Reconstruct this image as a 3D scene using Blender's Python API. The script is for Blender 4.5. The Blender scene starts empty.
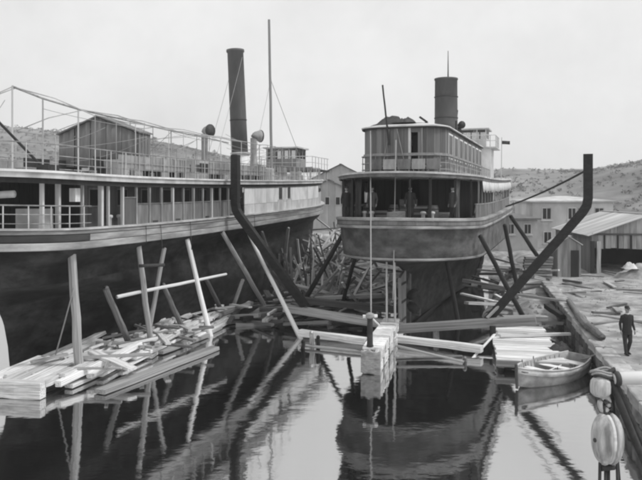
import bpy, bmesh, math, random
from mathutils import Vector, Matrix, noise
R = math.radians
rnd = random.Random(7)
scene = bpy.context.scene
COL = scene.collection

# ------------------------------------------------------------------ camera
CAM_H, FPX, HOR = 7.0, 688.0, 195.0
cam_d = bpy.data.cameras.new('camera'); cam = bpy.data.objects.new('camera', cam_d); COL.objects.link(cam)
cam.location = (0, 0, CAM_H); cam.rotation_euler = (R(90), 0, 0)
cam_d.sensor_width = 36.0; cam_d.lens = FPX / 642 * 36.0
cam_d.shift_y = -(240 - HOR) / 642
cam_d.clip_start = 0.1; cam_d.clip_end = 5000
scene.camera = cam

# ------------------------------------------------------------------ sky, sun, exposure
SUN_AZ, SUN_EL = 104.0, 50.0
w = bpy.data.worlds.new('World'); scene.world = w; w.use_nodes = True
nt = w.node_tree; nt.nodes.clear()
sky = nt.nodes.new('ShaderNodeTexSky'); sky.sky_type = 'NISHITA'; sky.sun_disc = False
sky.sun_elevation = R(SUN_EL); sky.sun_rotation = R(SUN_AZ)
sky.air_density = 1.0; sky.dust_density = 4.0; sky.ozone_density = 1.0
bw = nt.nodes.new('ShaderNodeRGBToBW')
mixn = nt.nodes.new('ShaderNodeMix'); mixn.data_type = 'FLOAT'
mixn.inputs[0].default_value = 0.86          # overcast: the cloud layer evens the sky out
mixn.inputs[3].default_value = 8.2
bg = nt.nodes.new('ShaderNodeBackground'); bg.inputs['Strength'].default_value = 0.1
wo = nt.nodes.new('ShaderNodeOutputWorld')
nt.links.new(sky.outputs[0], bw.inputs[0]); nt.links.new(bw.outputs[0], mixn.inputs[2])
wtc = nt.nodes.new('ShaderNodeTexCoord'); wn = nt.nodes.new('ShaderNodeTexNoise'); wn.inputs['Scale'].default_value = 5.0; wn.inputs['Detail'].default_value = 7; wn.inputs['Roughness'].default_value = .62
wr = nt.nodes.new('ShaderNodeMapRange'); wr.inputs[1].default_value = .3; wr.inputs[2].default_value = .7; wr.inputs[3].default_value = .90; wr.inputs[4].default_value = 1.06
wm = nt.nodes.new('ShaderNodeMath'); wm.operation = 'MULTIPLY'
nt.links.new(wtc.outputs['Generated'], wn.inputs['Vector']); nt.links.new(wn.outputs['Fac'], wr.inputs[0]); nt.links.new(wr.outputs[0], wm.inputs[0]); nt.links.new(mixn.outputs[0], wm.inputs[1])
nt.links.new(wm.outputs[0], bg.inputs['Color']); nt.links.new(bg.outputs[0], wo.inputs[0])
sd = bpy.data.lights.new('sun', 'SUN'); sun = bpy.data.objects.new('sun', sd); COL.objects.link(sun)
sd.energy = 1.5; sd.angle = R(10); sd.color = (1, 1, 1)
az, el = R(SUN_AZ), R(SUN_EL)
sun.rotation_euler = (-Vector((math.sin(az)*math.cos(el), math.cos(az)*math.cos(el), math.sin(el)))).to_track_quat('-Z', 'Y').to_euler()
scene.view_settings.view_transform = 'Standard'; scene.view_settings.look = 'None'
scene.view_settings.exposure = 0.30; scene.view_settings.gamma = 1.0
scene.view_settings.use_curve_mapping = False
scene.cycles.filter_width = 2.4; scene.render.filter_size = 2.4        # an old, soft lens

# ------------------------------------------------------------------ materials (a black-and-white place: greys only)
def grey(name, v, rough=0.8, var=0.25, scale=3.0, bump=0.15, stretch=(1, 1, 1), rand=0.0, world=False, metal=0.0, spec=0.3, stain=0.0):
    m = bpy.data.materials.new(name); m.use_nodes = True
    t = m.node_tree; n = t.nodes; l = t.links
    b = n['Principled BSDF']; b.inputs['Roughness'].default_value = rough; b.inputs['Metallic'].default_value = metal
    b.inputs['Specular IOR Level'].default_value = spec
    tc = n.new('ShaderNodeTexCoord'); mp = n.new('ShaderNodeMapping')
    mp.inputs['Scale'].default_value = stretch
    if world:
        g = n.new('ShaderNodeNewGeometry'); l.new(g.outputs['Position'], mp.inputs[0])
    else:
        l.new(tc.outputs['Object'], mp.inputs[0])
    oi = n.new('ShaderNodeObjectInfo')
    add = n.new('ShaderNodeVectorMath'); add.operation = 'ADD'; l.new(mp.outputs[0], add.inputs[0])
    mul = n.new('ShaderNodeMath'); mul.operation = 'MULTIPLY'; mul.inputs[1].default_value = 40.0
    l.new(oi.outputs['Random'], mul.inputs[0]); l.new(mul.outputs[0], add.inputs[1])
    nz = n.new('ShaderNodeTexNoise'); nz.inputs['Scale'].default_value = scale; nz.inputs['Detail'].default_value = 6
    nz.inputs['Roughness'].default_value = 0.65
    l.new((mp if world else add).outputs[0], nz.inputs['Vector'])
    rp = n.new('ShaderNodeMapRange'); rp.inputs[1].default_value = 0.28; rp.inputs[2].default_value = 0.72
    rp.inputs[3].default_value = v*(1-var); rp.inputs[4].default_value = v*(1+var)
    l.new(nz.outputs['Fac'], rp.inputs[0])
    last = rp.outputs[0]
    if rand:
        r2 = n.new('ShaderNodeMapRange'); r2.inputs[3].default_value = 1-rand; r2.inputs[4].default_value = 1+rand
        l.new(oi.outputs['Random'], r2.inputs[0])
        mm = n.new('ShaderNodeMath'); mm.operation = 'MULTIPLY'; l.new(last, mm.inputs[0]); l.new(r2.outputs[0], mm.inputs[1]); last = mm.outputs[0]
    if stain:
        n2 = n.new('ShaderNodeTexNoise'); n2.inputs['Scale'].default_value = scale*0.35; n2.inputs['Detail'].default_value = 4
        l.new(add.outputs[0], n2.inputs['Vector'])
        r3 = n.new('ShaderNodeMapRange'); r3.inputs[1].default_value = 0.45; r3.inputs[2].default_value = 0.62
        r3.inputs[3].default_value = 1.0; r3.inputs[4].default_value = 1-stain
        l.new(n2.outputs['Fac'], r3.inputs[0])
        mm = n.new('ShaderNodeMath'); mm.operation = 'MULTIPLY'; l.new(last, mm.inputs[0]); l.new(r3.outputs[0], mm.inputs[1]); last = mm.outputs[0]
    cb = n.new('ShaderNodeCombineColor')
    for i in range(3): l.new(last, cb.inputs[i])
    l.new(cb.outputs[0], b.inputs['Base Color'])
    if bump:
        bp = n.new('ShaderNodeBump'); bp.inputs['Strength'].default_value = bump; bp.inputs['Distance'].default_value = 0.03
        l.new(nz.outputs['Fac'], bp.inputs['Height']); l.new(bp.outputs[0], b.inputs['Normal'])
    return m
M = {}
M['pale_timber'] = grey('pale_timber', 0.8, 0.85, 0.30, 3, 0.25, (1.2, 5, 5), 0.28, stain=0.35)
M['timber'] = grey('timber', 0.42, 0.85, 0.32, 3, 0.25, (1.2, 5, 5), 0.35, stain=0.4)
M['old_timber'] = grey('old_timber', 0.17, 0.9, 0.4, 3, 0.3, (1.2, 5, 5), 0.5, stain=0.4)
M['tarred'] = grey('tarred', 0.035, 0.7, 0.4, 3, 0.3, (1.2, 5, 5), 0.3, stain=0.3)
M['hull'] = grey('hull', 0.034, 0.75, 0.85, 2.2, 0.7, (1, 0.6, 1.3), 0, stain=0.65)
M['counter'] = grey('counter', 0.14, 0.7, 0.5, 1.6, 0.4, (1, 1, 1.6), 0, stain=0.5)
M['guard'] = grey('guard', 0.34, 0.8, 0.35, 1.6, 0.2, (1, .5, 3), 0.12, stain=0.4)
M['guard_dark'] = grey('guard_dark', 0.05, 0.8, 0.35, 1.6, 0.2, (1, .5, 3), 0.12, stain=0.3)
M['white'] = grey('white_paint', 0.76, 0.6, 0.14, 2.2, 0.1, (1, 1, .5), 0.08, stain=0.3)
M['offwhite'] = grey('offwhite_paint', 0.56, 0.6, 0.2, 2.2, 0.1, (1, 1, .5), 0.12, stain=0.3)
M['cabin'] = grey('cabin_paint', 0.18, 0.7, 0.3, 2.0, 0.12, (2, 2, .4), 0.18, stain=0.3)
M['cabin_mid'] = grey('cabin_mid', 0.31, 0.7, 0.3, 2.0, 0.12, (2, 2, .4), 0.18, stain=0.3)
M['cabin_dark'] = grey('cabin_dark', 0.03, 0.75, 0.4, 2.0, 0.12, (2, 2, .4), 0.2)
M['deck'] = grey('deck', 0.16, 0.85, 0.25, 3, 0.1)
M['roof_canvas'] = grey('roof_canvas', 0.66, 0.85, 0.25, 1.5, 0.15, stain=0.35)
M['funnel'] = grey('funnel', 0.11, 0.55, 0.25, 1.3, 0.12, (1, 1, .35), 0, stain=0.3)
M['iron'] = grey('iron', 0.045, 0.6, 0.4, 5, 0.2, rand=0.3)
M['canvas'] = grey('canvas', 0.68, 0.9, 0.16, 3, 0.3, stain=0.2)
M['canvas_grey'] = grey('canvas_grey', 0.21, 0.9, 0.22, 2, 0.3, (3, 3, .4), stain=0.2)
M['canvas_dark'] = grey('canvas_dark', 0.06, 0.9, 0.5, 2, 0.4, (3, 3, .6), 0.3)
M['rope'] = grey('rope', 0.34, 0.95, 0.2, 20, 0.3)
M['rope_dark'] = grey('rope_dark', 0.06, 0.95, 0.3, 20, 0.3)
M['block_wood'] = grey('block_wood', 0.5, 0.6, 0.35, 14, 0.3, (3, 3, .5), stain=0.5)
M['boat'] = grey('boat_paint', 0.4, 0.65, 0.25, 4, 0.15, stain=0.35)
M['boat_white'] = grey('boat_white', 0.75, 0.6, 0.2, 4, 0.15, stain=0.35)
M['boat_dark'] = grey('boat_dark', 0.08, 0.7, 0.3, 4, 0.15)
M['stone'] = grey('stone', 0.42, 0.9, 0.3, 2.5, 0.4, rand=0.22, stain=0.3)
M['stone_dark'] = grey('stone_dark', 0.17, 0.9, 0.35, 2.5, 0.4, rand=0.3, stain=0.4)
M['ground'] = grey('ground', 0.38, 0.95, 0.5, 1.5, 0.8, world=True, stain=0.4)
M['hillside'] = grey('hillside', 0.25, 1.0, 0.5, 0.07, 0.5, world=True, stain=0.4)  # lightened: part of the distance haze is put into this colour
M['plaster'] = grey('plaster', 0.62, 0.9, 0.15, 0.8, 0.15, (1, 1, .5), stain=0.3)
M['plaster_grey'] = grey('plaster_grey', 0.46, 0.9, 0.2, 0.8, 0.15, (1, 1, .5), stain=0.3)
M['board'] = grey('board', 0.34, 0.9, 0.25, 2, 0.2, (4, 4, .4), 0.25, stain=0.3)
M['roof'] = grey('roof', 0.55, 0.9, 0.2, 1, 0.2, stain=0.3, rand=.12)
M['roof_dark'] = grey('roof_dark', 0.17, 0.9, 0.3, 1, 0.2, stain=0.3, rand=.12)
M['pane'] = grey('pane', 0.03, 0.3, 0.2, 1, 0.0, spec=0.2)
M['leaf'] = grey('leaf', 0.17, 0.9, 0.5, 0.12, 0.0, world=True)  # foliage tone paled along with the hills, far haze painted into it
M['cloth'] = grey('cloth', 0.03, 0.9, 0.3, 30, 0.15)
M['trouser'] = grey('trouser', 0.04, 0.9, 0.3, 30, 0.15)
M['skin'] = grey('skin', 0.28, 0.6, 0.12, 20, 0.05)
M['hair'] = grey('hair', 0.02, 0.7, 0.2, 60, 0.2)
# clear glass for the wheelhouse windows
def glass():
    m = bpy.data.materials.new('clear_glass'); m.use_nodes = True; t = m.node_tree; n = t.nodes; n.clear()
    tr = n.new('ShaderNodeBsdfTransparent'); gl = n.new('ShaderNodeBsdfGlossy'); gl.inputs['Roughness'].default_value = 0.03
    fr = n.new('ShaderNodeFresnel'); mx = n.new('ShaderNodeMixShader'); o = n.new('ShaderNodeOutputMaterial')
    tr.inputs[0].default_value = (.85, .85, .85, 1)
    t.links.new(fr.outputs[0], mx.inputs[0]); t.links.new(tr.outputs[0], mx.inputs[1]); t.links.new(gl.outputs[0], mx.inputs[2]); t.links.new(mx.outputs[0], o.inputs[0])
    return m
M['glass'] = glass()
def water_mat():
    m = bpy.data.materials.new('harbour_water'); m.use_nodes = True; t = m.node_tree; n = t.nodes; l = t.links; n.clear()
    di = n.new('ShaderNodeBsdfDiffuse'); di.inputs[0].default_value = (.008, .008, .008, 1)
    gl = n.new('ShaderNodeBsdfGlossy'); gl.inputs[0].default_value = (.9, .9, .9, 1); gl.inputs['Roughness'].default_value = 0.045
    lw = n.new('ShaderNodeFresnel'); lw.inputs[0].default_value = 2.2
    mr = n.new('ShaderNodeMapRange'); mr.inputs[1].default_value = 0.1; mr.inputs[2].default_value = 0.5; mr.inputs[3].default_value = .60; mr.inputs[4].default_value = .86
    mx = n.new('ShaderNodeMixShader'); o = n.new('ShaderNodeOutputMaterial')
    g = n.new('ShaderNodeNewGeometry'); mp = n.new('ShaderNodeMapping'); mp.inputs['Scale'].default_value = (1.0, 1.5, 1)
    l.new(g.outputs['Position'], mp.inputs[0])
    n1 = n.new('ShaderNodeTexNoise'); n1.inputs['Scale'].default_value = 0.9; n1.inputs['Detail'].default_value = 3
    n2 = n.new('ShaderNodeTexNoise'); n2.inputs['Scale'].default_value = 6; n2.inputs['Detail'].default_value = 4
    l.new(mp.outputs[0], n1.inputs['Vector']); l.new(mp.outputs[0], n2.inputs['Vector'])
    ad = n.new('ShaderNodeMath'); ad.operation = 'MULTIPLY_ADD'; ad.inputs[1].default_value = 0.12
    l.new(n2.outputs['Fac'], ad.inputs[0]); l.new(n1.outputs['Fac'], ad.inputs[2])
    bp = n.new('ShaderNodeBump'); bp.inputs['Strength'].default_value = 0.14; bp.inputs['Distance'].default_value = 0.05
    l.new(ad.outputs[0], bp.inputs['Height'])
    for x in (di, gl, lw): l.new(bp.outputs[0], x.inputs['Normal'])
    l.new(lw.outputs[0], mr.inputs[0]); l.new(mr.outputs[0], mx.inputs[0])
    l.new(di.outputs[0], mx.inputs[1]); l.new(gl.outputs[0], mx.inputs[2]); l.new(mx.outputs[0], o.inputs[0])
    return m
M['water'] = water_mat()

# ------------------------------------------------------------------ helpers
def W(px, py, Y):                       # a point of the place at depth Y on the sight line of a photo pixel
    return Vector(((px-321)/FPX*Y, Y, CAM_H-(py-HOR)/FPX*Y))
def G(px, py, z=0.0):                   # the same, on the level z
    return W(px, py, (CAM_H-z)*FPX/(py-HOR))
def mesh(name, vs, fs, smooth=False):
    me = bpy.data.meshes.new(name); me.from_pydata([tuple(v) for v in vs], [], fs); me.validate(); me.update()
    if smooth: me.polygons.foreach_set('use_smooth', [True]*len(me.polygons))
    return me
def obj(name, me, mat=None, parent=None, mtx=None, label=None):
    o = bpy.data.objects.new(name, me)
    if mat is not None and me is not None:
        mat = M[mat] if isinstance(mat, str) else mat
        if me.users > 1 or len(me.materials):
            if not len(me.materials): me.materials.append(None)
            o.material_slots[0].link = 'OBJECT'; o.material_slots[0].material = mat
        else: me.materials.append(mat)
    COL.objects.link(o)
    if mtx is not None: o.matrix_basis = mtx
    if parent is not None:
        o.parent = parent
        if parent.type == 'MESH':
            o.matrix_parent_inverse = parent.matrix_basis.inverted()
    if label: o['label'] = label
    return o
def tag(o, label, cat, group=None):
    o['label'] = label; o['category'] = cat
    if group: o['group'] = group
    return o
def struct(o): o['kind'] = 'structure'; return o
def thing(name, loc, rz, label, cat, group=None):
    o = bpy.data.objects.new(name, None); COL.objects.link(o); o.location = loc; o.rotation_euler = (0, 0, rz)
    o.empty_display_size = .3
    return tag(o, label, cat, group)
def set_mats(me):
    if not len(me.materials): me.materials.append(None)
# unit meshes, along +X from 0 to 1, section 1 x 1
def unit_timber(seed, seg=5, rough=0.05):
    r = random.Random(seed); vs, fs = [], []
    for i in range(seg+1):
        x = i/seg; c = 0.06; dy, dz = r.uniform(-rough, rough), r.uniform(-rough, rough); s = 1+r.uniform(-rough, rough)
        for (a, b) in ((-.5+c, -.5), (.5-c, -.5), (.5, -.5+c), (.5, .5-c), (.5-c, .5), (-.5+c, .5), (-.5, .5-c), (-.5, -.5+c)):
            vs.append((x+(r.uniform(-.004, .004) if i in (0, seg) else 0), a*s+dy, b*s+dz))
    for i in range(seg):
        for k in range(8): fs.append((i*8+k, i*8+(k+1) % 8, (i+1)*8+(k+1) % 8, (i+1)*8+k))
    fs.append(tuple(reversed(range(8)))); fs.append(tuple(range(seg*8, seg*8+8)))
    me = mesh('timber', vs, fs); set_mats(me); return me
def unit_pole(seed, seg=6, n=8, rough=0.035, taper=0.85):
    r = random.Random(seed); vs, fs = [], []
    for i in range(seg+1):
        x = i/seg; dy, dz = r.uniform(-rough, rough)*2, r.uniform(-rough, rough)*2; s = (1+(taper-1)*x)*(1+r.uniform(-rough, rough))
        if i in (0,): dy = dz = 0
        for k in range(n):
            a = 2*math.pi*k/n; vs.append((x, .5*s*math.cos(a)+dy, .5*s*math.sin(a)+dz))
    for i in range(seg):
        for k in range(n): fs.append((i*n+k, i*n+(k+1) % n, (i+1)*n+(k+1) % n, (i+1)*n+k))
    fs.append(tuple(reversed(range(n)))); fs.append(tuple(range(seg*n, seg*n+n)))
    me = mesh('pole', vs, fs, True); set_mats(me); return me
def unit_box():
    vs = [(x, y, z) for x in (0, 1) for y in (-.5, .5) for z in (-.5, .5)]
    me = mesh('box', vs, [(0, 1, 3, 2), (4, 6, 7, 5), (0, 4, 5, 1), (2, 3, 7, 6), (0, 2, 6, 4), (1, 5, 7, 3)]); set_mats(me); return me
def unit_rod(n=8):
    vs = [(x, .5*math.cos(2*math.pi*k/n), .5*math.sin(2*math.pi*k/n)) for x in (0, 1) for k in range(n)]
    fs = [(k, (k+1) % n, n+(k+1) % n, n+k) for k in range(n)]+[tuple(reversed(range(n))), tuple(range(n, 2*n))]
    me = mesh('rod', vs, fs, True); set_mats(me); return me
TIMB = [unit_timber(i) for i in range(10)]; POLES = [unit_pole(50+i) for i in range(6)]; BOX = unit_box(); ROD = unit_rod()
def axes(a, b, w, h, up=(0, 0, 1)):
    a, b = Vector(a), Vector(b); d = b-a; L = d.length; x = d/L; u = Vector(up)
    if abs(x.dot(u)) > 0.98: u = Vector((0, 1, 0))
    y = u.cross(x).normalized(); z = x.cross(y)
    return Matrix(((x.x*L, y.x*w, z.x*h, a.x), (x.y*L, y.y*w, z.y*h, a.y), (x.z*L, y.z*w, z.z*h, a.z), (0, 0, 0, 1)))
def bar(name, a, b, w, h=None, mat='timber', parent=None, kind='t', up=(0, 0, 1), label=None):
    h = h or w
    me = {'t': lambda: rnd.choice(TIMB), 'p': lambda: rnd.choice(POLES), 'b': lambda: BOX, 'r': lambda: ROD}[kind]()
    return obj(name, me, mat, parent, axes(a, b, w, h, up), label)
def sweep(pts, prof, closed_prof=True, smooth=False):
    """prof: list of (outward, up) offsets; pts: 3-D points, outward = left-hand normal in the plan (right of travel)."""
    vs, fs = [], []; n = len(pts); k = len(prof)
    for i, p in enumerate(pts):
        p = Vector(p); t = Vector(pts[min(i+1, n-1)])-Vector(pts[max(i-1, 0)]); t.z = 0
        t.normalize(); o = Vector((t.y, -t.x, 0))
        for (a, b) in prof: vs.append(p+o*a+Vector((0, 0, b)))
    for i in range(n-1):
        for j in range(k if closed_prof else k-1):
            fs.append((i*k+j, i*k+(j+1) % k, (i+1)*k+(j+1) % k, (i+1)*k+j))
    if closed_prof: fs.append(tuple(reversed(range(k)))); fs.append(tuple(range((n-1)*k, n*k)))
    return mesh('sweep', vs, fs, smooth)
def tube(pts, r, n=6):
    vs, fs = [], []; m = len(pts)
    for i, p in enumerate(pts):
        t = (Vector(pts[min(i+1, m-1)])-Vector(pts[max(i-1, 0)])).normalized()
        u = Vector((0, 0, 1)) if abs(t.z) < .9 else Vector((1, 0, 0))
        a = t.cross(u).normalized(); b = a.cross(t); rr = r[i] if isinstance(r, (list, tuple)) else r
        for k in range(n): vs.append(Vector(p)+(a*math.cos(2*math.pi*k/n)+b*math.sin(2*math.pi*k/n))*rr)
    for i in range(m-1):
        for k in range(n): fs.append((i*n+k, (i+1)*n+k, (i+1)*n+(k+1) % n, i*n+(k+1) % n))
    fs.append(tuple(range(n))); fs.append(tuple(reversed(range((m-1)*n, m*n))))
    return mesh('tube', vs, fs, True)
def rope(a, b, r, sag=0.0, n=12):
    a, b = Vector(a), Vector(b)
    return tube([a.lerp(b, i/n)+Vector((0, 0, -4*sag*(i/n)*(1-i/n))) for i in range(n+1)], r, 6)
def lathe(prof, n=20, smooth=True, cap=True):
    vs, fs = [], []
    for (r, z) in prof:
        for k in range(n): vs.append((r*math.cos(2*math.pi*k/n), r*math.sin(2*math.pi*k/n), z))
    for i in range(len(prof)-1):
        for k in range(n): fs.append((i*n+k, i*n+(k+1) % n, (i+1)*n+(k+1) % n, (i+1)*n+k))
    if cap: fs.append(tuple(reversed(range(n)))); fs.append(tuple(range((len(prof)-1)*n, len(prof)*n)))
    return mesh('lathe', vs, fs, smooth)
def boxm(x0, x1, y0, y1, z0, z1):
    vs = [(x, y, z) for x in (x0, x1) for y in (y0, y1) for z in (z0, z1)]
    return mesh('box', vs, [(0, 1, 3, 2), (4, 6, 7, 5), (0, 4, 5, 1), (2, 3, 7, 6), (0, 2, 6, 4), (1, 5, 7, 3)])
def box(name, x0, x1, y0, y1, z0, z1, mat, parent=None, label=None):      # shares the unit box mesh
    m = Matrix(((x1-x0, 0, 0, x0), (0, y1-y0, 0, (y0+y1)/2), (0, 0, z1-z0, (z0+z1)/2), (0, 0, 0, 1)))
    return obj(name, BOX, mat, parent, m, label)
def lerp(a, b, t): return a+(b-a)*t
def sstep(a, b, x):
    t = max(0, min(1, (x-a)/(b-a))); return t*t*(3-2*t)
def table(tab, x):
    if x <= tab[0][0]: return tab[0][1:]
    for p, q in zip(tab, tab[1:]):
        if x <= q[0]:
            t = (x-p[0])/(q[0]-p[0]); return tuple(lerp(a, b, t) for a, b in zip(p[1:], q[1:]))
    return tab[-1][1:]

# ================================================================== the setting
LS_O, LS_T = Vector((-13.3, 23.0, 0)), math.atan(.29)      # left ferry: stern, heading
RS_O, RS_T = Vector((3.1, 31.8, 0)), math.atan(.35)        # right ferry
def to_ship(o, th, X, Y):
    dx, dy = X-o.x, Y-o.y
    return dx*math.cos(th)-dy*math.sin(th), dx*math.sin(th)+dy*math.cos(th)      # v, u
def from_ship(o, th, v, u, z):
    return Vector((o.x+v*math.cos(th)+u*math.sin(th), o.y-v*math.sin(th)+u*math.cos(th), z))
def quay_x(Y): return 4.7+.22*Y
def fbm(x, y, s): return noise.fractal(Vector((x*s, y*s, 3.1)), 0.9, 2.1, 4)
def ground_z(X, Y):
    q = quay_x(Y)
    base = lerp(-1.0, .55, sstep(35.5, 40, Y)); base = lerp(base, 1.35, sstep(42, 55, Y))
    base += 1.6*sstep(50, 66, Y)*math.exp(-((X-.5)/7)**2)*(1-sstep(75, 95, Y))
    v, u = to_ship(LS_O, LS_T, X, Y)
    side = sstep(5.2, 3.2, v) if False else 1-sstep(3.0, 4.6, v)
    base = lerp(base, -1.0, side*(1-sstep(45, 52, u)))
    v, u = to_ship(RS_O, RS_T, X, Y)
    base = lerp(base, -.5, (1-sstep(2.2, 4.2, abs(v)))*(1-sstep(36, 42, u)))
    quay = sstep(q+.5, q+1.4, X)
    base = lerp(base, 1.08, quay*(1-sstep(46, 52, Y))*(1 if Y < 52 else 0))
    if Y > 60: base = max(base, lerp(base, 1.5, sstep(68, 78, Y)))
    return base+.10*fbm(X, Y, .35)
def grid_mesh(xs, ys, f, smooth=True):
    vs = [(x, y, f(x, y)) for y in ys for x in xs]; n = len(xs)
    fs = [(j*n+i, j*n+i+1, (j+1)*n+i+1, (j+1)*n+i) for j in range(len(ys)-1) for i in range(n-1)]
    return mesh('sheet', vs, fs, smooth)
water = struct(obj('water', mesh('water', [(-450, -105, 0), (450, -105, 0), (450, 80, 0), (-450, 80, 0)], [(0, 1, 2, 3)]), 'water'))
xs = [-446+i*16 for i in range(25)]+[-46+i*.8 for i in range(116)]+[50+i*16 for i in range(26)]
ys = [30+i*.8 for i in range(76)]+[92+i*4 for i in range(14)]
ground = struct(obj('ground', grid_mesh(xs, ys, ground_z), 'ground'))
RIDGE = [(-700, 48), (-300, 44), (-140, 36), (-75, 30), (-31, 21), (-9, 13), (8, 11), (50, 14), (78, 17), (118, 17), (140, 21), (165, 29), (300, 38), (700, 42)]
def hill_z(X, Y):
    k = X*300/max(Y, 150)
    r = table(RIDGE, k)[0]
    z = 1.2+(r-1.2)*(Y/300 if Y > 300 else 1)*sstep(125, 300, Y)
    z += (1.8*fbm(X, Y, .02)+.5*fbm(X, Y, .09))*sstep(130, 180, Y)
    # the near knoll on the right
    z += 6.0*math.exp(-((X-105)/30)**2-((Y-190)/40)**2)
    if Y > 330: z = lerp(z, z*.7, sstep(330, 600, Y))
    return z
xs = [-450+i*9 for i in range(101)]; ys = [126+i*6 for i in range(40)]+[370+i*16 for i in range(6)]
hills = struct(obj('hills', grid_mesh(xs, ys, hill_z), 'hillside'))
# quay: earth sheet, coping stones, wall blocks
qd = Vector((.22, 1, 0)).normalized(); qn = Vector((-qd.y, qd.x, 0))
ys = [-16+i*1.0 for i in range(68)]
vs = []; cols = [0.55+.9*i for i in range(10)]+[10, 14, 20, 30, 50, 80, 120]
for y in ys:
    for c in cols:
        x = quay_x(y)+c; vs.append((x, y, 1.2+(.07*fbm(x, y, .5)+.035*fbm(x, y, 2.0) if c > .6 else 0)))
n = len(cols)
quay = struct(obj('quay', mesh('quay', vs, [(j*n+i, j*n+i+1, (j+1)*n+i+1, (j+1)*n+i) for j in range(len(ys)-1) for i in range(n-1)], True), 'ground'))
s = 10.0
def quay_pt(y, out, z): return Vector((quay_x(y), y, z))+qn*out
y = 12.0
while y < 45:
    ln = rnd.uniform(1.2, 1.8); jig = rnd.uniform(-.02, .02)
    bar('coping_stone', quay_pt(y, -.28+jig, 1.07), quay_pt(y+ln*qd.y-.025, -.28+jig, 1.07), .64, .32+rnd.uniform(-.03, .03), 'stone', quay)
    y += ln*qd.y
for row in range(2):
    y = 12.0-.5*row
    while y < 45:
        ln = rnd.uniform(.9, 1.5); jig = rnd.uniform(-.03, .03)
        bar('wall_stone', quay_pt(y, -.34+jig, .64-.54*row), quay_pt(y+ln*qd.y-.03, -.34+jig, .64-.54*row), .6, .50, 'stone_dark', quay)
        y += ln*qd.y

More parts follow.
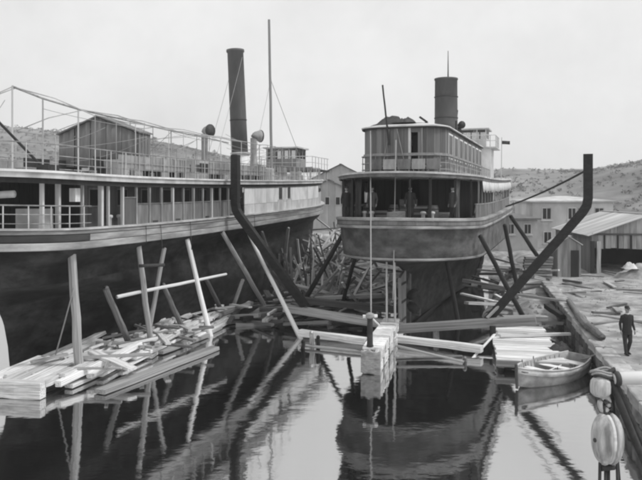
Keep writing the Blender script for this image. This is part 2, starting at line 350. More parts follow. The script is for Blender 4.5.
# ================================================================== the ferries
HULL_TAB = [(0.0, 4.7, 17, .72, 0.0), (.55, 4.5, 15, .86, 0.0), (1.3, 4.4, 13.5, .94, 0.0), (2.1, 4.2, 12, .98, .08), (2.8, 3.9, 9.5, 1, .3),
            (3.3, 3.0, 7, 1, .6), (3.6, 1.6, 5.0, 1, .9), (3.78, .55, 3.9, 1, 1), (3.9, .35, 3.75, .995, 1), (4.6, .18, 3.6, .995, 1), (5.6, 0, 3.5, 1, 1)]
class Ferry:
    def __init__(s, name, o, th, L, B, label, group):
        s.L, s.B = L, B; s.root = thing(name, o, -th, label, 'ferry', group); s.o, s.th = o, th
        s.lb = 14.0; s.keel = .15; s.ls = 3.5; s.ex = 2.3; s.nar = 1.0; s.aft = 0.0; s.tuck = (4.3, 5.0); s.run = 1.0
    def sheer(s, u):
        return .12*max(0, (6-u)/6)**2+.75*max(0, (u-8)/(s.L-8))**1.7
    def half(s, u, us=0, lr=None, bf=1, m=1, ue=None, lb=None):
        ue = ue or s.L; lb = lb or s.lb; B = s.B*bf; lr = lr or s.ls
        if u <= us or u >= ue: return 0.0
        f = 1.0
        if u < us+lr:
            t = (u-us)/lr; e = (1-(1-t)**s.ex)**(1/s.ex); c = .5-.5*math.cos(math.pi*t); f = m*e+(1-m)*c
        g = 1.0
        if u > ue-lb: t = (u-(ue-lb))/lb; g = max(0, 1-t**2.1)
        return B*f*g
    def us_list(s, us, lr, ue, lb, na=14, nm=8, nb=14):
        a = [us+lr*(1-math.cos(math.pi/2*i/na)) for i in range(na)]
        b = [lerp(us+lr, ue-lb, i/nm) for i in range(nm)]
        c = [ue-lb+lb*(math.sin(math.pi/2*i/nb)) for i in range(nb+1)]
        return a+b+c
    def outline(s, off=0, u1=None, lb=None, z=0.0, zs=True, us=0, side=0, u0=None):
        """points from port round the stern to starboard, 'off' inboard of the deck edge (negative: outboard)"""
        ue = s.L-off*1.3; B = s.B; s.B = B-off
        us_ = s.us_list(us+off, s.ls, ue, lb or s.lb)
        pts = []
        for u in us_:
            if u1 is not None and u > u1: break
            if u0 is not None and u < u0: continue
            pts.append((s.half(u, us+off, s.ls, 1, 1, ue, lb), u))
        if u1 is not None and (not pts or pts[-1][1] < u1-.01) and u1 < ue: pts.append((s.half(u1, us+off, s.ls, 1, 1, ue, lb), u1))
        if u0 is not None and pts[0][1] > u0+.01: pts.insert(0, (s.half(u0, us+off, s.ls, 1, 1, ue, lb), u0))
        s.B = B
        P = lambda v, u: Vector((v, u, z+(s.sheer(u) if zs else 0)))
        star = [P(v, u) for v, u in pts]
        if side == 1: return star
        port = [P(-v, u) for v, u in reversed(pts)]
        if side == -1: return port
        return port+(star[1:] if u0 is None else star)
    def part(s, name, me, mat, parent=None, label=None): return obj(name, me, mat, parent or s.root, None, label)
    def hull(s, counter_mat):
        zs = [0, .3, .55, .9, 1.3, 1.7, 2.1, 2.5, 2.8, 3.05, 3.3, 3.45, 3.6, 3.7, 3.78]
        def shell(zlist):
            vs, fs = [], []; rows = []
            for z in zlist:
                us, lr, bf, m = table(HULL_TAB, z); us -= s.aft*sstep(3.7, 3.2, z) if z > 3.7 else s.aft*(1-sstep(3.2, 3.7, z)); bf *= lerp(s.nar, 1, sstep(*s.tuck, z)); lr *= s.run if z < 3.45 else 1
                if z >= 3.6: lr *= s.ls/3.5
                ue = s.L-.2-2.6*(1-z/5.6)**1.5; row = []
                for u in s.us_list(us, lr, ue, s.lb):
                    zz = s.keel+z*(5.6-s.keel)/5.6
                    row.append((s.half(u, us, lr, bf, m, ue), u, zz+s.sheer(u)*max(0, (z-2)/3.6)))
                rows.append(row)
            nn = len(rows[0])
            for sg in (1, -1):
                b0 = len(vs)
                for r in rows: vs.extend((sg*v, u, z) for v, u, z in r)
                for j in range(len(rows)-1):
                    for i in range(nn-1):
                        q = (b0+j*nn+i, b0+j*nn+i+1, b0+(j+1)*nn+i+1, b0+(j+1)*nn+i)
                        fs.append(q if sg == 1 else tuple(reversed(q)))
            return vs, fs, nn
        vs, fs, nn = shell(zs)
        half = nn*len(zs)
        for i in range(nn-1): fs.append((i+1, i, half+i, half+i+1))
        h = s.part('hull', mesh('hull', vs, fs, True), 'hull')
        vs, fs, nn = shell([3.78, 3.9, 4.3, 4.5, 4.65, 4.8, 5.0, 5.1, 5.35])
        s.part('counter_plating', mesh('counter', vs, fs, True), counter_mat)
        # stem, keel, sternpost, rudder
        us = 4.6
        s.part('keel', boxm(-.14, .14, us, s.L-3, s.keel-.22, s.keel+.05), 'tarred')
        return h
    def deck(s, name, off, z, th, mat, u1=None, zs=True, edge=None):
        pts = s.outline(off, u1=u1, z=z, zs=zs); n = len(pts)
        vs = [p for p in pts]+[p-Vector((0, 0, th)) for p in pts]
        fs = []
        for i in range(n//2):
            a, b, c, d = i, i+1, n-2-i, n-1-i
            if b < c: fs.append((a, b, c, d)); fs.append((n+d, n+c, n+b, n+a))
            elif b == c: fs.append((a, b, d)); fs.append((n+d, n+b, n+a))
        for i in range(n): fs.append((i, n+i, n+(i+1) % n, (i+1) % n))
        return s.part(name, mesh(name, vs, fs), mat)
    def at(s, u, off=0.0):              # half breadth at u, inboard by off
        B = s.B; s.B = B-off; r = s.half(u, off, s.ls, 1, 1, s.L-off*1.3); s.B = B; return r
def wall_strip(F, name, pts, z0, z1, mat, board, gap=.012, th=.05, parent=None, lift=None):
    """upright boards along a plan line; each board its own object"""
    acc = 0; out = []
    seg = []
    for a, b in zip(pts, pts[1:]):
        L = (b-a).length; nb = max(1, round(L/board))
        for i in range(nb):
            p, q = a.lerp(b, i/nb), a.lerp(b, (i+1)/nb); seg.append((p, q))
    for p, q in seg:
        d = (q-p).normalized(); p2, q2 = p+d*gap/2, q-d*gap/2
        zb0, zb1 = (lift((p.x), p.y)+z0, lift(p.x, p.y)+z1) if lift else (z0, z1)
        jig = Vector((d.y, -d.x, 0))*rnd.uniform(-.006, .006)
        a = Vector((p2.x, p2.y, (zb0+zb1)/2))+jig; b = Vector((q2.x, q2.y, (zb0+zb1)/2))+jig
        out.append(bar(name, a, b, th, zb1-zb0, mat, parent or F.root, 'b'))
    return out
def rails(F, pts, zs, rz, spacing, mat_rail, mat_post, r=.022, top=None, name='railing'):
    """a railing along plan points: rails (one sweep each) and posts of their own"""
    for z in zs:
        F.part('rail', tube([p+Vector((0, 0, z)) for p in pts], r*(1.5 if z == zs[-1] else 1), 6), mat_rail)
    d = 0; nxt = 0
    for a, b in zip(pts, pts[1:]):
        L = (b-a).length
        while nxt <= d+L:
            p = a.lerp(b, (nxt-d)/L)
            bar('rail_post', p, p+Vector((0, 0, rz)), r*2.4, None, mat_post, F.root, 'r'); nxt += spacing
        d += L
def cowl(F, v, u, z0, h, r, mat, face, parent=None):
    """ventilator: pipe with a bent, flaring cowl"""
    e = thing_pt = Vector((v, u, z0)); f = Vector(face).normalized()
    pts = [e, e+Vector((0, 0, h*.5)), e+Vector((0, 0, h))]; rr = [r, r, r]
    for i in range(1, 6):
        a = math.pi/2*i/5; pts.append(e+Vector((0, 0, h))+Vector((0, 0, math.sin(a)*r*1.5))+f*(1-math.cos(a))*r*1.5); rr.append(r*(1+.12*i))
    pts.append(pts[-1]+f*r*.9); rr.append(r*1.9)
    pipe = F.part('ventilator', tube(pts, rr, 14), mat)
    ring = tube([pts[-1]-f*.02, pts[-1]+f*.05], r*1.95, 14)
    F.part('cowl_rim', ring, 'iron', pipe)
    return pipe

# ------------------------------------------------------------------ left ferry
A = Ferry('ferry', LS_O, LS_T, 45.0, 3.75,
          'long ferry on the left with a tall dark funnel, awning poles and pale guard', 'ferries hauled out for repair')
A.keel = -.25; A.nar = .74; A.aft = .45
A.hull('hull')
# guard: three strakes, dark middle one round the stern
for k, (z0, z1, mat) in enumerate(((5.02, 5.28, 'guard'), (5.30, 5.55, None), (5.57, 5.70, 'guard'), (5.715, 5.78, 'offwhite'))):
    o = .16+(.03 if k != 1 else 0)
    prof = [(-.12, z0), (o, z0), (o+.012, z0+.03), (o+.012, z1-.03), (o, z1), (-.12, z1)]
    if mat == 'offwhite': prof = [(-.12, z0), (o+.07, z0), (o+.07, z1), (-.12, z1)]
    if mat: A.part('guard_strake', sweep(A.outline(0, u1=44.6), prof), mat)
    else:
        A.part('guard_strake', sweep(A.outline(0, u1=3.6), prof), 'guard_dark', label='dark strake round the stern')
        A.part('guard_strake', sweep(A.outline(0, u0=3.65, u1=44.6, side=1), prof), 'guard')
        A.part('guard_strake', sweep(A.outline(0, u0=3.65, u1=44.6, side=-1), prof), 'guard')
A.deck('main_deck', .02, 5.62, .1, 'deck', u1=44.5)
# lower rubbing timber, bolts
EAVE = 7.62
# promenade deck slab with pale fascia
up_u1 = 43.0
A.deck('promenade_deck', -.05, EAVE+.14, .12, 'roof_canvas', u1=up_u1)
A.part('fascia', sweep(A.outline(-.05, u1=up_u1), [(0, EAVE-.10), (.05, EAVE-.10), (.05, EAVE+.12), (0, EAVE+.12)]), 'offwhite')
A.part('fascia_moulding', sweep(A.outline(-.05, u1=up_u1), [(.05, EAVE+.09), (.12, EAVE+.09), (.12, EAVE+.17), (-.02, EAVE+.17), (-.02, EAVE+.145), (.05, EAVE+.145)]), 'white')
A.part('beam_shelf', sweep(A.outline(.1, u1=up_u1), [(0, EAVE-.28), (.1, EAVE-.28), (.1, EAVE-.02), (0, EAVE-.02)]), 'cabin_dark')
# inner cabin walls (upright boards) with windows, from u=5 to 24
CW = 2.35
for sg in (1, -1):
    u = 5.2
    while u < 17.6:
        z0, z1 = 5.62+A.sheer(u), EAVE+A.sheer(u)-.02
        mod = int(round((u-5.2)/.5)) % 4
        if mod in (1, 2) and u < 17:
            if mod == 1:
                box('wall_board', sg*CW-.03, sg*CW+.03, u, u+.98, z0, z0+.85, 'cabin', A.root)
                box('wall_board', sg*CW-.03, sg*CW+.03, u, u+.98, z1-.28, z1, 'cabin', A.root)
                wn = box('window', sg*CW-.02, sg*CW+.045*1, u+.04, u+.94, z0+.87, z1-.30, 'cabin_mid', A.root)
                box('pane', sg*CW-.01+sg*.045, sg*CW+.01+sg*.045, u+.12, u+.86, z0+.95, z1-.38, 'pane', wn)
        else:
            box('wall_board', sg*CW-.03, sg*CW+.03, u, u+.48, z0, z1, 'cabin', A.root)
        u += .5
wall_strip(A, 'wall_board', [Vector((-CW, 5.2, 0)), Vector((CW, 5.2, 0))], 5.62, EAVE, 'cabin_dark', .45)
# bulwark panels between the stanchions, starboard and port, from u=6.3 to 24
us_ = [6.2+1.05*i for i in range(12)]
for sg in (1, -1):
    for i, u in enumerate(us_[:-1]):
        ub = us_[i+1]; va, vb = sg*(A.at(u)-.12), sg*(A.at(ub)-.12); z = 5.62+A.sheer(u)
        if i == 0: top = 1.25
        else: top = .98
        a = Vector((va, u+.07, z+top/2+.03)); b = Vector((vb, ub-.07, z+top/2+.03+A.sheer(ub)-A.sheer(u)))
        p = bar('bulwark_panel', a, b,   .045, top-.04, 'cabin', A.root, 'b')
        bar('capping', a+Vector((0, -.05, top/2)), b+Vector((0, .05, top/2)), .10, .05, 'cabin', p, 'b')
        if i in (2, 4, 7, 10, 13):     # scuppers
            q = a.lerp(b, .5); bar('scupper', q+Vector((sg*.02, -.22, -top*.33)), q+Vector((sg*.02, .22, -top*.33)), .03, .13, 'iron', p, 'b')
    for i, u in enumerate(us_):
        v = sg*(A.at(u)-.1); z = 5.62+A.sheer(u)
        bar('stanchion', (v, u, z), (v, u, EAVE+A.sheer(u)-.05), .085 if i % 2 else .11, None, 'offwhite' if i % 4 == 0 else 'cabin_mid', A.root, 'b')
# stern: open deck with posts, rail, lamp box
for (u, v, wd, mat) in ((2.2, 2.95, .13, 'white'), (2.75, 3.2, .16, 'offwhite'), (3.9, 3.4, .09, 'offwhite'), (4.9, 3.52, .17, 'offwhite'), (5.35, 3.55, .10, 'offwhite')):
    for sg in (1, -1):
        bar('stern_post', (sg*v, u, 5.62+A.sheer(u)), (sg*v, u, EAVE+A.sheer(u)-.05), wd, wd*.8, mat, A.root, 'b')
st = A.outline(.18, u1=4.2, z=5.62)
rails(A, st, (.32, .64, .95), .95, .8, 'cabin_mid', 'offwhite', .02)
bx = box('lamp_box', 3.16, 3.42, 3.45, 3.75, 6.75, 7.25, 'white', A.root)
bar('hook', (3.3, 3.6, 7.25), (3.3, 3.6, 7.56), .03, None, 'iron', bx, 'r')
A.part('rolled_awning', tube([Vector((x, 1.35+.02*x*x, 7.02+.02*math.sin(3*x))) for x in [-2.4+.3*i for i in range(17)]], .13, 10), 'canvas')
# ladder and stern cabin block (pale)
box('deck_locker', 1.5, 2.5, 2.6, 3.4, 5.64, 6.5, 'offwhite', A.root)
for u, v in ((5.75, 3.35), (6.35, 3.42)):     # mooring bitts
    b_ = A.part('mooring_bitt', lathe([(.10, 0), (.08, .1), (.08, .42), (.13, .46), (.13, .54), (.06, .57)], 12), 'offwhite')
    b_.location = (v, u, 5.64+A.sheer(u))
for k in range(4):
    u = rnd.uniform(5.5, 24); v = A.at(u)+.2+.04; z = 5.7+A.sheer(u)
    A.part('hanging_line', rope((v, u, z), (v+rnd.uniform(.0, .1), u+rnd.uniform(-.15, .15), z-rnd.uniform(.4, 1.6)), .014, 0, 4), 'rope_dark')
# fore body: white plated house side, u=25 to bow, with windows and door
def plate(u0, u1, z0o, z1o, mat, name, sg, off=.06, parent=None, th=.05):
    n = max(1, round((u1-u0)/.8)); pts = [(sg*(A.at(lerp(u0, u1, i/n))-off), lerp(u0, u1, i/n)) for i in range(n+1)]
    vs, fs = [], []
    for v, u in pts:
        zb = 5.62+A.sheer(u)
        for (dv, z) in ((0, z0o), (0, z1o), (-sg*th, z1o), (-sg*th, z0o)): vs.append((v+dv, u, zb+z))
    for i in range(n):
        for k in range(4): fs.append((i*4+k, i*4+(k+1) % 4, (i+1)*4+(k+1) % 4, (i+1)*4+k))
    fs += [(0, 1, 2, 3), (n*4+3, n*4+2, n*4+1, n*4)]
    return A.part(name, mesh(name, vs, fs), mat, parent)
for sg in (1, -1):
    bay = [19.0, 20.6, 22.6, 24.7, 25.9, 26.5, 27.6, 31.5, 35.4, 39.0, 42.0]
    for i, (a, b) in enumerate(zip(bay, bay[1:])):
        if i in (3, 5):
            plate(a+.012, b-.012, .04, .85, 'offwhite', 'side_plate', sg); plate(a+.012, b-.012, 1.72, 1.98, 'white', 'side_plate', sg)
            plate(a+.012, a+.22, .86, 1.71, 'white', 'side_plate', sg); plate(b-.22, b-.012, .86, 1.71, 'white', 'side_plate', sg)
            wf = plate(a+.23, b-.23, .87, 1.70, 'cabin_mid', 'window', sg, .09)
            for k in range(2):
                um = lerp(a+.28, b-.28, k/2); plate(um+.03, lerp(a+.28, b-.28, (k+1)/2)-.03, .93, 1.64, 'pane', 'pane', sg, .075, wf, .02)
        elif i >= 8:
            plate(a+.012, b-.012, .04, 1.15+.25*(i-8), 'offwhite', 'bow_bulwark', sg)
        else:
            plate(a+.012, b-.012, .04, .72, 'offwhite', 'side_plate', sg); plate(a+.012, b-.012, .735, 1.98, 'white', 'side_plate', sg)
bw_ = A.part('bow_bulwark', sweep(A.outline(.06, u0=41.9, u1=44.5, side=1, z=5.62), [(-.05, .0), (0, .0), (.12, 2.1), (.06, 2.1)]), 'white')
bw_ = A.part('bow_bulwark', sweep(A.outline(.06, u0=41.9, u1=44.5, side=-1, z=5.62), [(-.05, .0), (0, .0), (.12, 2.1), (.06, 2.1)]), 'white')
# dark gangway between the open promenade and the plated house
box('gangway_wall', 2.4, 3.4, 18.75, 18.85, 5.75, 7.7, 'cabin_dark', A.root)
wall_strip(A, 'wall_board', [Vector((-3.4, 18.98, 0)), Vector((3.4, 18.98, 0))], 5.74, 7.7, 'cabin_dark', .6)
# promenade deck railing
pr = A.outline(.12, u1=41.5, z=EAVE+.14)
rails(A, pr, (.30, .58, .98), .98, 1.05, 'cabin_mid', 'offwhite', .016)
# rail canvas (weather cloth) in strips behind the rail, part of the starboard and port run
for sg in (1, -1):
    u = 6.0
    k = 0
    while u < 27:
        va, vb = sg*(A.at(u)-.18), sg*(A.at(u+2.05)-.18); z = EAVE+.14+A.sheer(u)
        if k % 5 != 3:
            bar('weather_cloth', (va, u+.03, z+.62), (vb, u+2.05, z+.62+A.sheer(u+2.05)-A.sheer(u)), .015, .55, 'cabin_mid', A.root, 'b')
        u += 2.1; k += 1
for sg in (1, -1):      # thin balusters, uneven
    u = 4.0
    while u < 40:
        v = sg*(A.at(u)-.12); z = EAVE+.14+A.sheer(u)
        if rnd.random() < .9: bar('baluster', (v, u, z), (v+rnd.uniform(-.02, .02), u+rnd.uniform(-.03, .03), z+.98), .02, None, 'offwhite' if rnd.random() < .5 else 'cabin_mid', A.root, 'r')
        u += rnd.uniform(.3, .42) if sg == 1 else .8
for k in range(26):     # loose rigging and laths across the awning frame
    u = rnd.uniform(5, 27); sg = rnd.choice((1, 1, -1)); v = sg*(A.at(u)-.14); z = EAVE+.2+A.sheer(u)
    A.part('rigging_line', rope((v, u, z+rnd.uniform(1.6, 2.3)), (v*rnd.uniform(-.6, .9), u+rnd.uniform(-3.5, 4), z+rnd.uniform(.0, 2.9)), .012, rnd.uniform(.02, .25)), 'rope')
for k in range(16):     # boxes and bundles about the deck
    u = rnd.uniform(6, 34); v = rnd.uniform(.8, 2.9)*rnd.choice((1, 1, -1)); h = rnd.uniform(.3, .9); z = EAVE+.15+A.sheer(u)
    box('deck_box', v-rnd.uniform(.2, .5), v+rnd.uniform(.2, .5), u, u+rnd.uniform(.4, 1.2), z, z+h, rnd.choice(('cabin_mid', 'offwhite', 'timber', 'cabin')), A.root)
# benches on the promenade deck
for u in [7+2.4*i for i in range(9)]:
    for sg in (1, -1):
        bn = box('bench', sg*2.0-.22, sg*2.0+.22, u, u+1.7, EAVE+.52+A.sheer(u), EAVE+.58+A.sheer(u), 'cabin', A.root)
        box('backrest', sg*1.77-.025, sg*1.77+.025, u, u+1.7, EAVE+.62+A.sheer(u), EAVE+1.02+A.sheer(u), 'cabin_dark', bn)
        for q in (.15, 1.5): box('leg', sg*2.0-.18, sg*2.0+.18, u+q, u+q+.06, EAVE+.14+A.sheer(u), EAVE+.52+A.sheer(u), 'cabin_dark', bn)
# awning frame: side poles, ridge poles, wires
AW, AR = 2.25, 3.15
su = [4.4+1.43*i for i in range(17)]
for sg in (1, -1):
    for u in su:
        v = sg*(A.at(u)-.14); z = EAVE+.14+A.sheer(u)
        bar('awning_pole', (v, u, z), (v, u, z+AW+rnd.uniform(-.05, .05)), rnd.choice((.035, .055)), None, rnd.choice(('offwhite', 'cabin_mid')), A.root, 'r')
    pts = [Vector((sg*(A.at(u)-.14), u, EAVE+.14+A.sheer(u)+AW+.03*math.sin(u*1.7))) for u in [4.4+1.07*i for i in range(21)]]
    A.part('awning_wire', tube(pts, .022, 5), 'rope')
ridge = [(4.2, 3.5), (6.0, 3.28), (8.4, 3.12), (12.7, 3.0), (17.0, 2.85), (21.3, 2.75), (25.0, 2.6)]
A.part('awning_ridge', tube([Vector((0, u, EAVE+.14+A.sheer(u)+z)) for u, z in ridge], .045, 6), 'timber')
for u, z in ridge[:-1]:
    bar('ridge_pole', (0, u, EAVE+.14), (0, u, EAVE+.14+A.sheer(u)+z), .07, None, 'timber', A.root, 'r')
for u in (4.4, 8.7, 10.85, 15.15, 19.45):
    zr = table(ridge, u)[0]
    for sg in (1, -1):
        a = Vector((sg*(A.at(u)-.14), u, EAVE+.14+A.sheer(u)+AW)); b = Vector((0, u, EAVE+.14+A.sheer(u)+zr)); mid = a.lerp(b, .5)+Vector((0, 0, .13))
        A.part('awning_rafter', tube([a, mid, b], .025, 5), 'offwhite')
# aft stay of the ridge and a hooped rafter
A.part('awning_stay', rope((0, 4.2, EAVE+3.64), (0, .4, EAVE+2.0), .02, .05), 'rope')
# canvas shelter hung under the ridge
def shelter():
    u0, u1 = 9.9, 11.0; hw = 2.15; z0 = EAVE+.16+A.sheer(11); ez = 2.15; rz = 2.98
    sh = A.part('canvas_shelter', mesh('shelter', [(-hw-.1, u0-.1, z0+ez), (0, u0-.1, z0+rz), (hw+.1, u0-.1, z0+ez), (-hw-.1, u1+.1, z0+ez), (0, u1+.1, z0+rz), (hw+.1, u1+.1, z0+ez),
          (-hw-.1, u0-.1, z0+ez-.06), (0, u0-.1, z0+rz-.06), (hw+.1, u0-.1, z0+ez-.06), (-hw-.1, u1+.1, z0+ez-.06), (0, u1+.1, z0+rz-.06), (hw+.1, u1+.1, z0+ez-.06)],
          [(0, 1, 4, 3), (1, 2, 5, 4), (6, 9, 10, 7), (7, 10, 11, 8), (0, 6, 7, 1), (1, 7, 8, 2), (3, 4, 10, 9), (4, 5, 11, 10), (0, 3, 9, 6), (2, 8, 11, 5)]), 'canvas_grey')
    n = 5
    for ue in (u0, u1):
        for i in range(n):
            v0, v1 = lerp(-hw, hw, i/n)+.02, lerp(-hw, hw, (i+1)/n)-.02
            f = lambda v: z0+ez+(rz-ez)*(1-abs(v)/hw)-.08
            vs, fs = [], []; m = 6
            for k in range(m+1):
                v = lerp(v0, v1, k/m); y = ue+.03*math.sin(k*2.1+i)
                vs += [(v, y, z0+.55), (v, y, f(v)), (v, y+.02, f(v)), (v, y+.02, z0+.55)]
            for k in range(m):
                for q in range(4): fs.append((k*4+q, k*4+(q+1) % 4, (k+1)*4+(q+1) % 4, (k+1)*4+q))
            A.part('canvas_panel', mesh('panel', vs, fs, True), 'canvas_grey', sh)
    for sg in (1, -1):
        for i in range(4):
            a, b = lerp(u0, u1, i/4)+.02, lerp(u0, u1, (i+1)/4)-.02
            A.part('canvas_panel', boxm(sg*hw-.01, sg*hw+.01, a, b, z0+.55, z0+ez-.05), 'canvas_grey', sh)
shelter()
# funnel (slight rake), pale foot, collar, ventilators
fu = 27.2; fz = EAVE+.14+A.sheer(fu)
f_ = A.part('funnel', lathe([(.60, 1.85), (.58, 4.5), (.57, 9.15), (.64, 9.2), (.64, 9.36), (.57, 9.38), (.50, 9.38), (.50, 8.0), (.05, 8.0)], 28), 'funnel')
f_.location = (0, fu, fz); f_.rotation_euler = (R(1.0), R(-2.2), 0)
for nm, pr_, mt in (('funnel_foot', [(.70, 0), (.66, .1), (.63, 1.86), (.60, 1.86)], 'white'), ('funnel_collar', [(.62, 1.86), (.74, 1.90), (.74, 2.0), (.62, 2.04)], 'offwhite'), ('funnel_band', [(.60, 4.3), (.615, 4.31), (.615, 4.37), (.60, 4.38)], 'iron')):
    p_ = A.part(nm, lathe(pr_, 28), mt); p_.location = f_.location
    if nm == 'funnel_band': p_.rotation_euler = f_.rotation_euler; p_.location = f_.location
cowl(A, -.9, 23.2, fz, 2.9, .22, 'cabin_mid', (.9, -.35, 0))
cowl(A, .3, 28.9, fz, 3.0, .24, 'cabin_mid', (.6, .8, 0))
# engine casing between the ventilators
cs = A.part('engine_casing', boxm(-1.3, 1.3, 17.5, 30.5, fz-.1, fz+1.0), 'plaster_grey')
for k in range(6):
    A.part('skylight', boxm(1.3, 1.34, 18+k*2.0, 19.3+k*2.0, fz+.35, fz+.85), 'pane', cs)
for (v, u) in ((.9, 24.6), (-.9, 27.1)):      # funnel stays
    A.part('funnel_stay', rope((v*.6, fu+(u-fu)*.4, fz+8.6), (v*3.2, u+(u-fu)*3.2, fz+.2), .012, .1), 'rope')
# mast
bar('mast', (0, 33.6, fz-.2), (-.1, 33.2, fz+13.0), .24, None, 'timber', A.root, 'p')
for v in (-2.6, 2.6): A.part('shroud', rope((0, 33.3, fz+8.2), (v, 35.2, fz+.25), .012, .05), 'rope')
A.part('forestay', rope((-.1, 33.2, fz+8.6), (0, 44, fz+.3), .012, .1), 'rope')
# wheelhouse
wz = EAVE+.15+A.sheer(38.5)
br = A.part('bridge_deck', boxm(-2.9, 2.9, 35.2, 40.4, wz+.72, wz+.86), 'cabin_dark')
A.part('bridge_fascia', boxm(-2.95, 2.95, 35.1, 35.2, wz+.70, wz+.98), 'cabin', br)
for sg in (1, -1):
    for u in (35.3, 37.8, 40.2): bar('bridge_post', (sg*2.7, u, wz-.1), (sg*2.7, u, wz+.72), .1, None, 'offwhite', A.root, 'b')
def wheelhouse(F, v0, v1, u0, u1, z0, zs, z1, nv, nu, mat):
    t = .06; wh = F.part('wheelhouse', boxm(v0, v1, u0, u0+t, z0, zs), mat)
    F.part('wall', boxm(v0, v1, u1-t, u1, z0, zs), mat, wh); F.part('wall', boxm(v0, v0+t, u0+t, u1-t, z0, zs), mat, wh); F.part('wall', boxm(v1-t, v1, u0+t, u1-t, z0, zs), mat, wh)
    F.part('roof', boxm(v0-.22, v1+.22, u0-.22, u1+.22, z1, z1+.12), 'offwhite', wh)
    for i in range(nv+1):
        v = lerp(v0, v1-.09, i/nv)
        for u in (u0, u1-.09): F.part('window_post', boxm(v, v+.09, u, u+.09, zs, z1), mat, wh)
        if i < nv:
            for u in (u0+.03, u1-.05): F.part('pane', boxm(v+.09, lerp(v0, v1-.09, (i+1)/nv), u, u+.012, zs, z1), 'glass', wh)
    for i in range(1, nu):
        u = lerp(u0, u1-.09, i/nu)
        for v in (v0, v1-.09): F.part('window_post', boxm(v, v+.09, u, u+.09, zs, z1), mat, wh)
    for i in range(nu):
        for v in (v0+.03, v1-.05): F.part('pane', boxm(v, v+.012, lerp(u0, u1-.09, i/nu)+.09, lerp(u0, u1-.09, (i+1)/nu), zs, z1), 'glass', wh)
    for v in (v0, v1-.05):
        F.part('sill', boxm(v-.03, v+.08, u0-.03, u1+.03, zs-.04, zs+.03), 'offwhite', wh)
    return wh
wheelhouse(A, -1.55, 1.15, 36.4, 39.0, wz+.87, wz+1.75, wz+2.62, 4, 3, 'cabin_mid')
rails(A, [Vector((-2.85, 40.3, wz+.86)), Vector((-2.85, 35.3, wz+.86)), Vector((2.85, 35.3, wz+.86)), Vector((2.85, 40.3, wz+.86))], (.5, 1.0), 1.0, .9, 'offwhite', 'offwhite', .022)
# leaning boom and its block at the stern eave
bm_ = bar('boom', (2.95, 2.5, EAVE+.2), (.3, .4, EAVE+3.9), .10, None, 'tarred', A.root, 'p')
box('boom_heel', 2.72, 3.22, 2.2, 2.8, EAVE+.10, EAVE+.46, 'tarred', bm_)

# ------------------------------------------------------------------ right ferry
B = Ferry('ferry', RS_O, RS_T, 38.0, 3.68,
          'ferry seen from its dark rounded stern, boarded upper saloon and short thick funnel', 'ferries hauled out for repair')
B.keel = .12; B.lb = 13.0; B.ls = 5.4; B.ex = 2.0; B.nar = .46; B.tuck = (3.2, 3.74); B.run = 1.7
B.hull('counter')
B.part('knuckle_moulding', sweep(B.outline(.02, us=.35, u1=7.5, z=3.84), [(-.05, 0), (.05, 0), (.06, .05), (.05, .10), (-.05, .10)]), 'guard')
for k, (z0, z1, mat, o) in enumerate(((5.33, 5.46, 'guard', .17), (5.475, 5.68, 'cabin', .14), (5.695, 5.84, 'guard', .19))):
    B.part('guard_strake', sweep(B.outline(0, u1=37.6), [(-.12, z0), (o, z0), (o+.015, z0+.03), (o+.015, z1-.03), (o, z1), (-.12, z1)]), mat)
B.deck('main_deck', .02, 5.66, .1, 'deck', u1=37.5)
# sternpost, rudder, propeller frame
B.part('sternpost', boxm(-.14, .14, 4.15, 4.55, -.1, 3.5), 'counter')
rd = B.part('rudder', mesh('rudder', [(-.07, 2.45, .15), (.07, 2.45, .15), (-.07, 2.35, 2.9), (.07, 2.35, 2.9), (-.07, 3.5, .15), (.07, 3.5, .15), (-.07, 3.5, 3.2), (.07, 3.5, 3.2)],
      [(0, 1, 3, 2), (4, 6, 7, 5), (0, 4, 5, 1), (2, 3, 7, 6), (0, 2, 6, 4), (1, 5, 7, 3)]), 'cabin_mid')
bar('rudder_stock', (0, 3.55, .1), (0, 3.55, 4.2), .16, None, 'cabin_mid', rd, 'r')
for z in (.7, 1.6, 2.5): B.part('rudder_strap', boxm(-.09, .09, 2.5, 3.5, z, z+.12), 'iron', rd)
hubm = lathe([(.05, -.25), (.16, -.1), (.18, .1), (.12, .25)], 14); hub = B.part('propeller', hubm, 'iron'); hub.location = (0, 3.95, 1.55); hub.rotation_euler = (R(90), 0, 0)
for k in range(4):
    a = math.pi/4+k*math.pi/2; c, s_ = math.cos(a), math.sin(a); vs = []
    for i in range(6):
        r = .12+i*.14; wv = .24*math.sin(math.pi*(i+.7)/6.4)
        for sg in (-1, 1): vs.append((c*r-s_*wv*sg, 3.95+.35*wv*sg, 1.55+s_*r+c*wv*sg))
    fs = [(2*i, 2*i+1, 2*i+3, 2*i+2) for i in range(5)]
    bl = B.part('blade', mesh('blade', vs, fs, True), 'iron', hub)
    sm = bl.modifiers.new('thick', 'SOLIDIFY'); sm.thickness = .03
for sg in (-1, 1): bar('stern_pole', (sg*.2-.1, 1.0, .4), (sg*.2-.1, .9, 4.0), .11, None, 'offwhite', B.root, 'p')
# promenade deck
EB = 7.82
B.deck('promenade_deck', .0, EB+.14, .13, 'roof_canvas', u1=35.5)
B.part('fascia', sweep(B.outline(.0, u1=35.5), [(0, EB-.08), (.05, EB-.08), (.05, EB+.11), (0, EB+.11)]), 'cabin')
B.part('fascia_moulding', sweep(B.outline(.0, u1=35.5), [(.05, EB+.08), (.11, EB+.08), (.11, EB+.17), (-.03, EB+.17), (-.03, EB+.145), (.05, EB+.145)]), 'offwhite')
